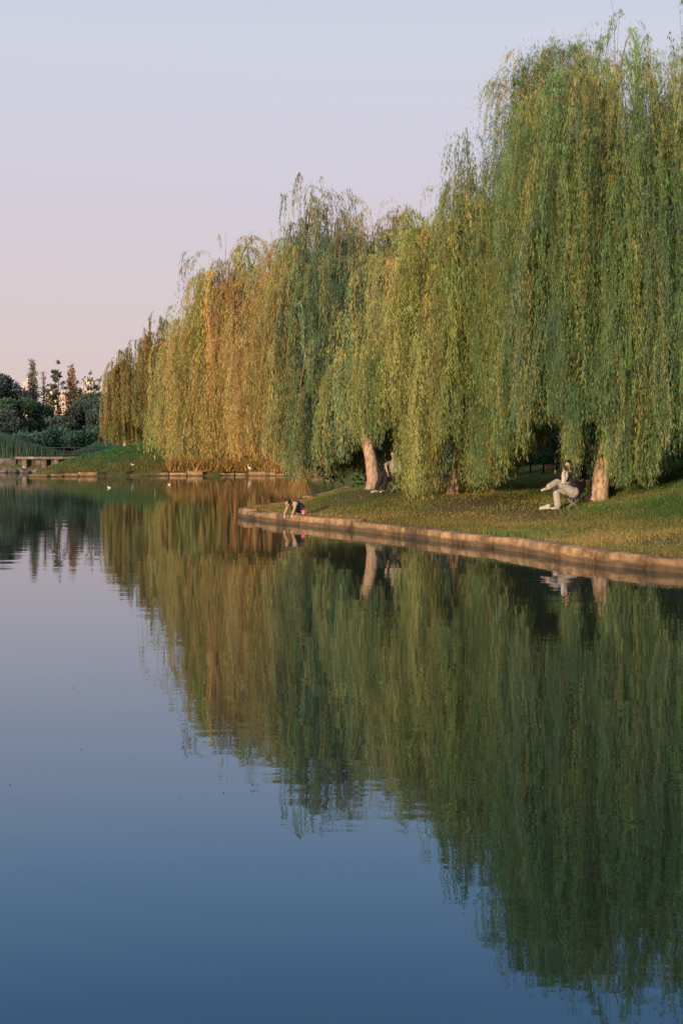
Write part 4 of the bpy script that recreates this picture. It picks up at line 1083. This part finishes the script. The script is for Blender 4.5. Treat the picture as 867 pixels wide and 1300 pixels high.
# ------------------------------------------------------------------ sky and sun
SUN_AZ = R(28); SUN_EL = R(6)      # sun behind the camera on the left
sd_ = Vector((-math.sin(SUN_AZ) * math.cos(SUN_EL), -math.cos(SUN_AZ) * math.cos(SUN_EL), math.sin(SUN_EL)))
sl = bpy.data.lights.new('sun', 'SUN'); sl.energy = 4.9; sl.angle = R(.8); sl.color = (1.0, .735, .45)
so = bpy.data.objects.new('sun', sl); link(so); so.rotation_euler = sd_.to_track_quat('Z', 'Y').to_euler(); so.location = (-30, -40, 20)
w = bpy.data.worlds.new('World'); sc.world = w; w.use_nodes = True; nt = w.node_tree; nt.nodes.clear(); L = nt.links
out = nt.nodes.new('ShaderNodeOutputWorld'); bg = nt.nodes.new('ShaderNodeBackground'); bg.inputs['Strength'].default_value = .1
sky = nt.nodes.new('ShaderNodeTexSky'); sky.sky_type = 'NISHITA'; sky.sun_disc = False; sky.sun_elevation = SUN_EL; sky.sun_rotation = math.pi + SUN_AZ
sky.air_density = 1.2; sky.dust_density = 3.0; sky.ozone_density = 2
tc = nd(nt, 'ShaderNodeTexCoord'); sp = nd(nt, 'ShaderNodeSeparateXYZ'); L.new(tc.outputs['Generated'], sp.inputs[0])
rp = ramp(nt, [(0, (.69, .525, .49)), (.04, (.70, .56, .545)), (.10, (.68, .585, .61)), (.18, (.65, .60, .69)), (.28, (.62, .64, .745)), (.36, (.50, .58, .74)), (.5, (.46, .55, .72)), (1, (.48, .55, .72))])
L.new(sp.outputs['Z'], rp.inputs[0])
scl = nd(nt, 'ShaderNodeVectorMath', operation='SCALE'); scl.inputs['Scale'].default_value = 11.2
# the half of the sky behind the camera, round the low sun, is brighter and warmer
dt = nd(nt, 'ShaderNodeVectorMath', operation='DOT_PRODUCT'); dt.inputs[1].default_value = tuple(sd_); L.new(tc.outputs['Generated'], dt.inputs[0])
wr = ramp(nt, [(0.0, (1, 1, 1)), (.25, (1.05, 1.0, .98)), (.75, (1.45, 1.2, 1.02)), (1, (2.3, 1.6, 1.1))]); L.new(dt.outputs['Value'], wr.inputs[0])
wm = nd(nt, 'ShaderNodeVectorMath', operation='MULTIPLY'); L.new(rp.outputs[0], wm.inputs[0]); L.new(wr.outputs[0], wm.inputs[1]); L.new(wm.outputs[0], scl.inputs[0])
mx = nd(nt, 'ShaderNodeMixRGB'); mx.inputs[0].default_value = .88; L.new(sky.outputs[0], mx.inputs[1]); L.new(scl.outputs[0], mx.inputs[2])
L.new(mx.outputs[0], bg.inputs['Color']); L.new(bg.outputs[0], out.inputs[0])

sc.view_settings.view_transform = 'Standard'; sc.view_settings.look = 'None'; sc.view_settings.exposure = 0
sc.render.engine = 'CYCLES'
sc.cycles.max_bounces = 6; sc.cycles.diffuse_bounces = 3; sc.cycles.glossy_bounces = 3; sc.cycles.transmission_bounces = 2; sc.cycles.transparent_max_bounces = 4
sc.cycles.use_denoising = True
sc.cycles.caustics_reflective = False
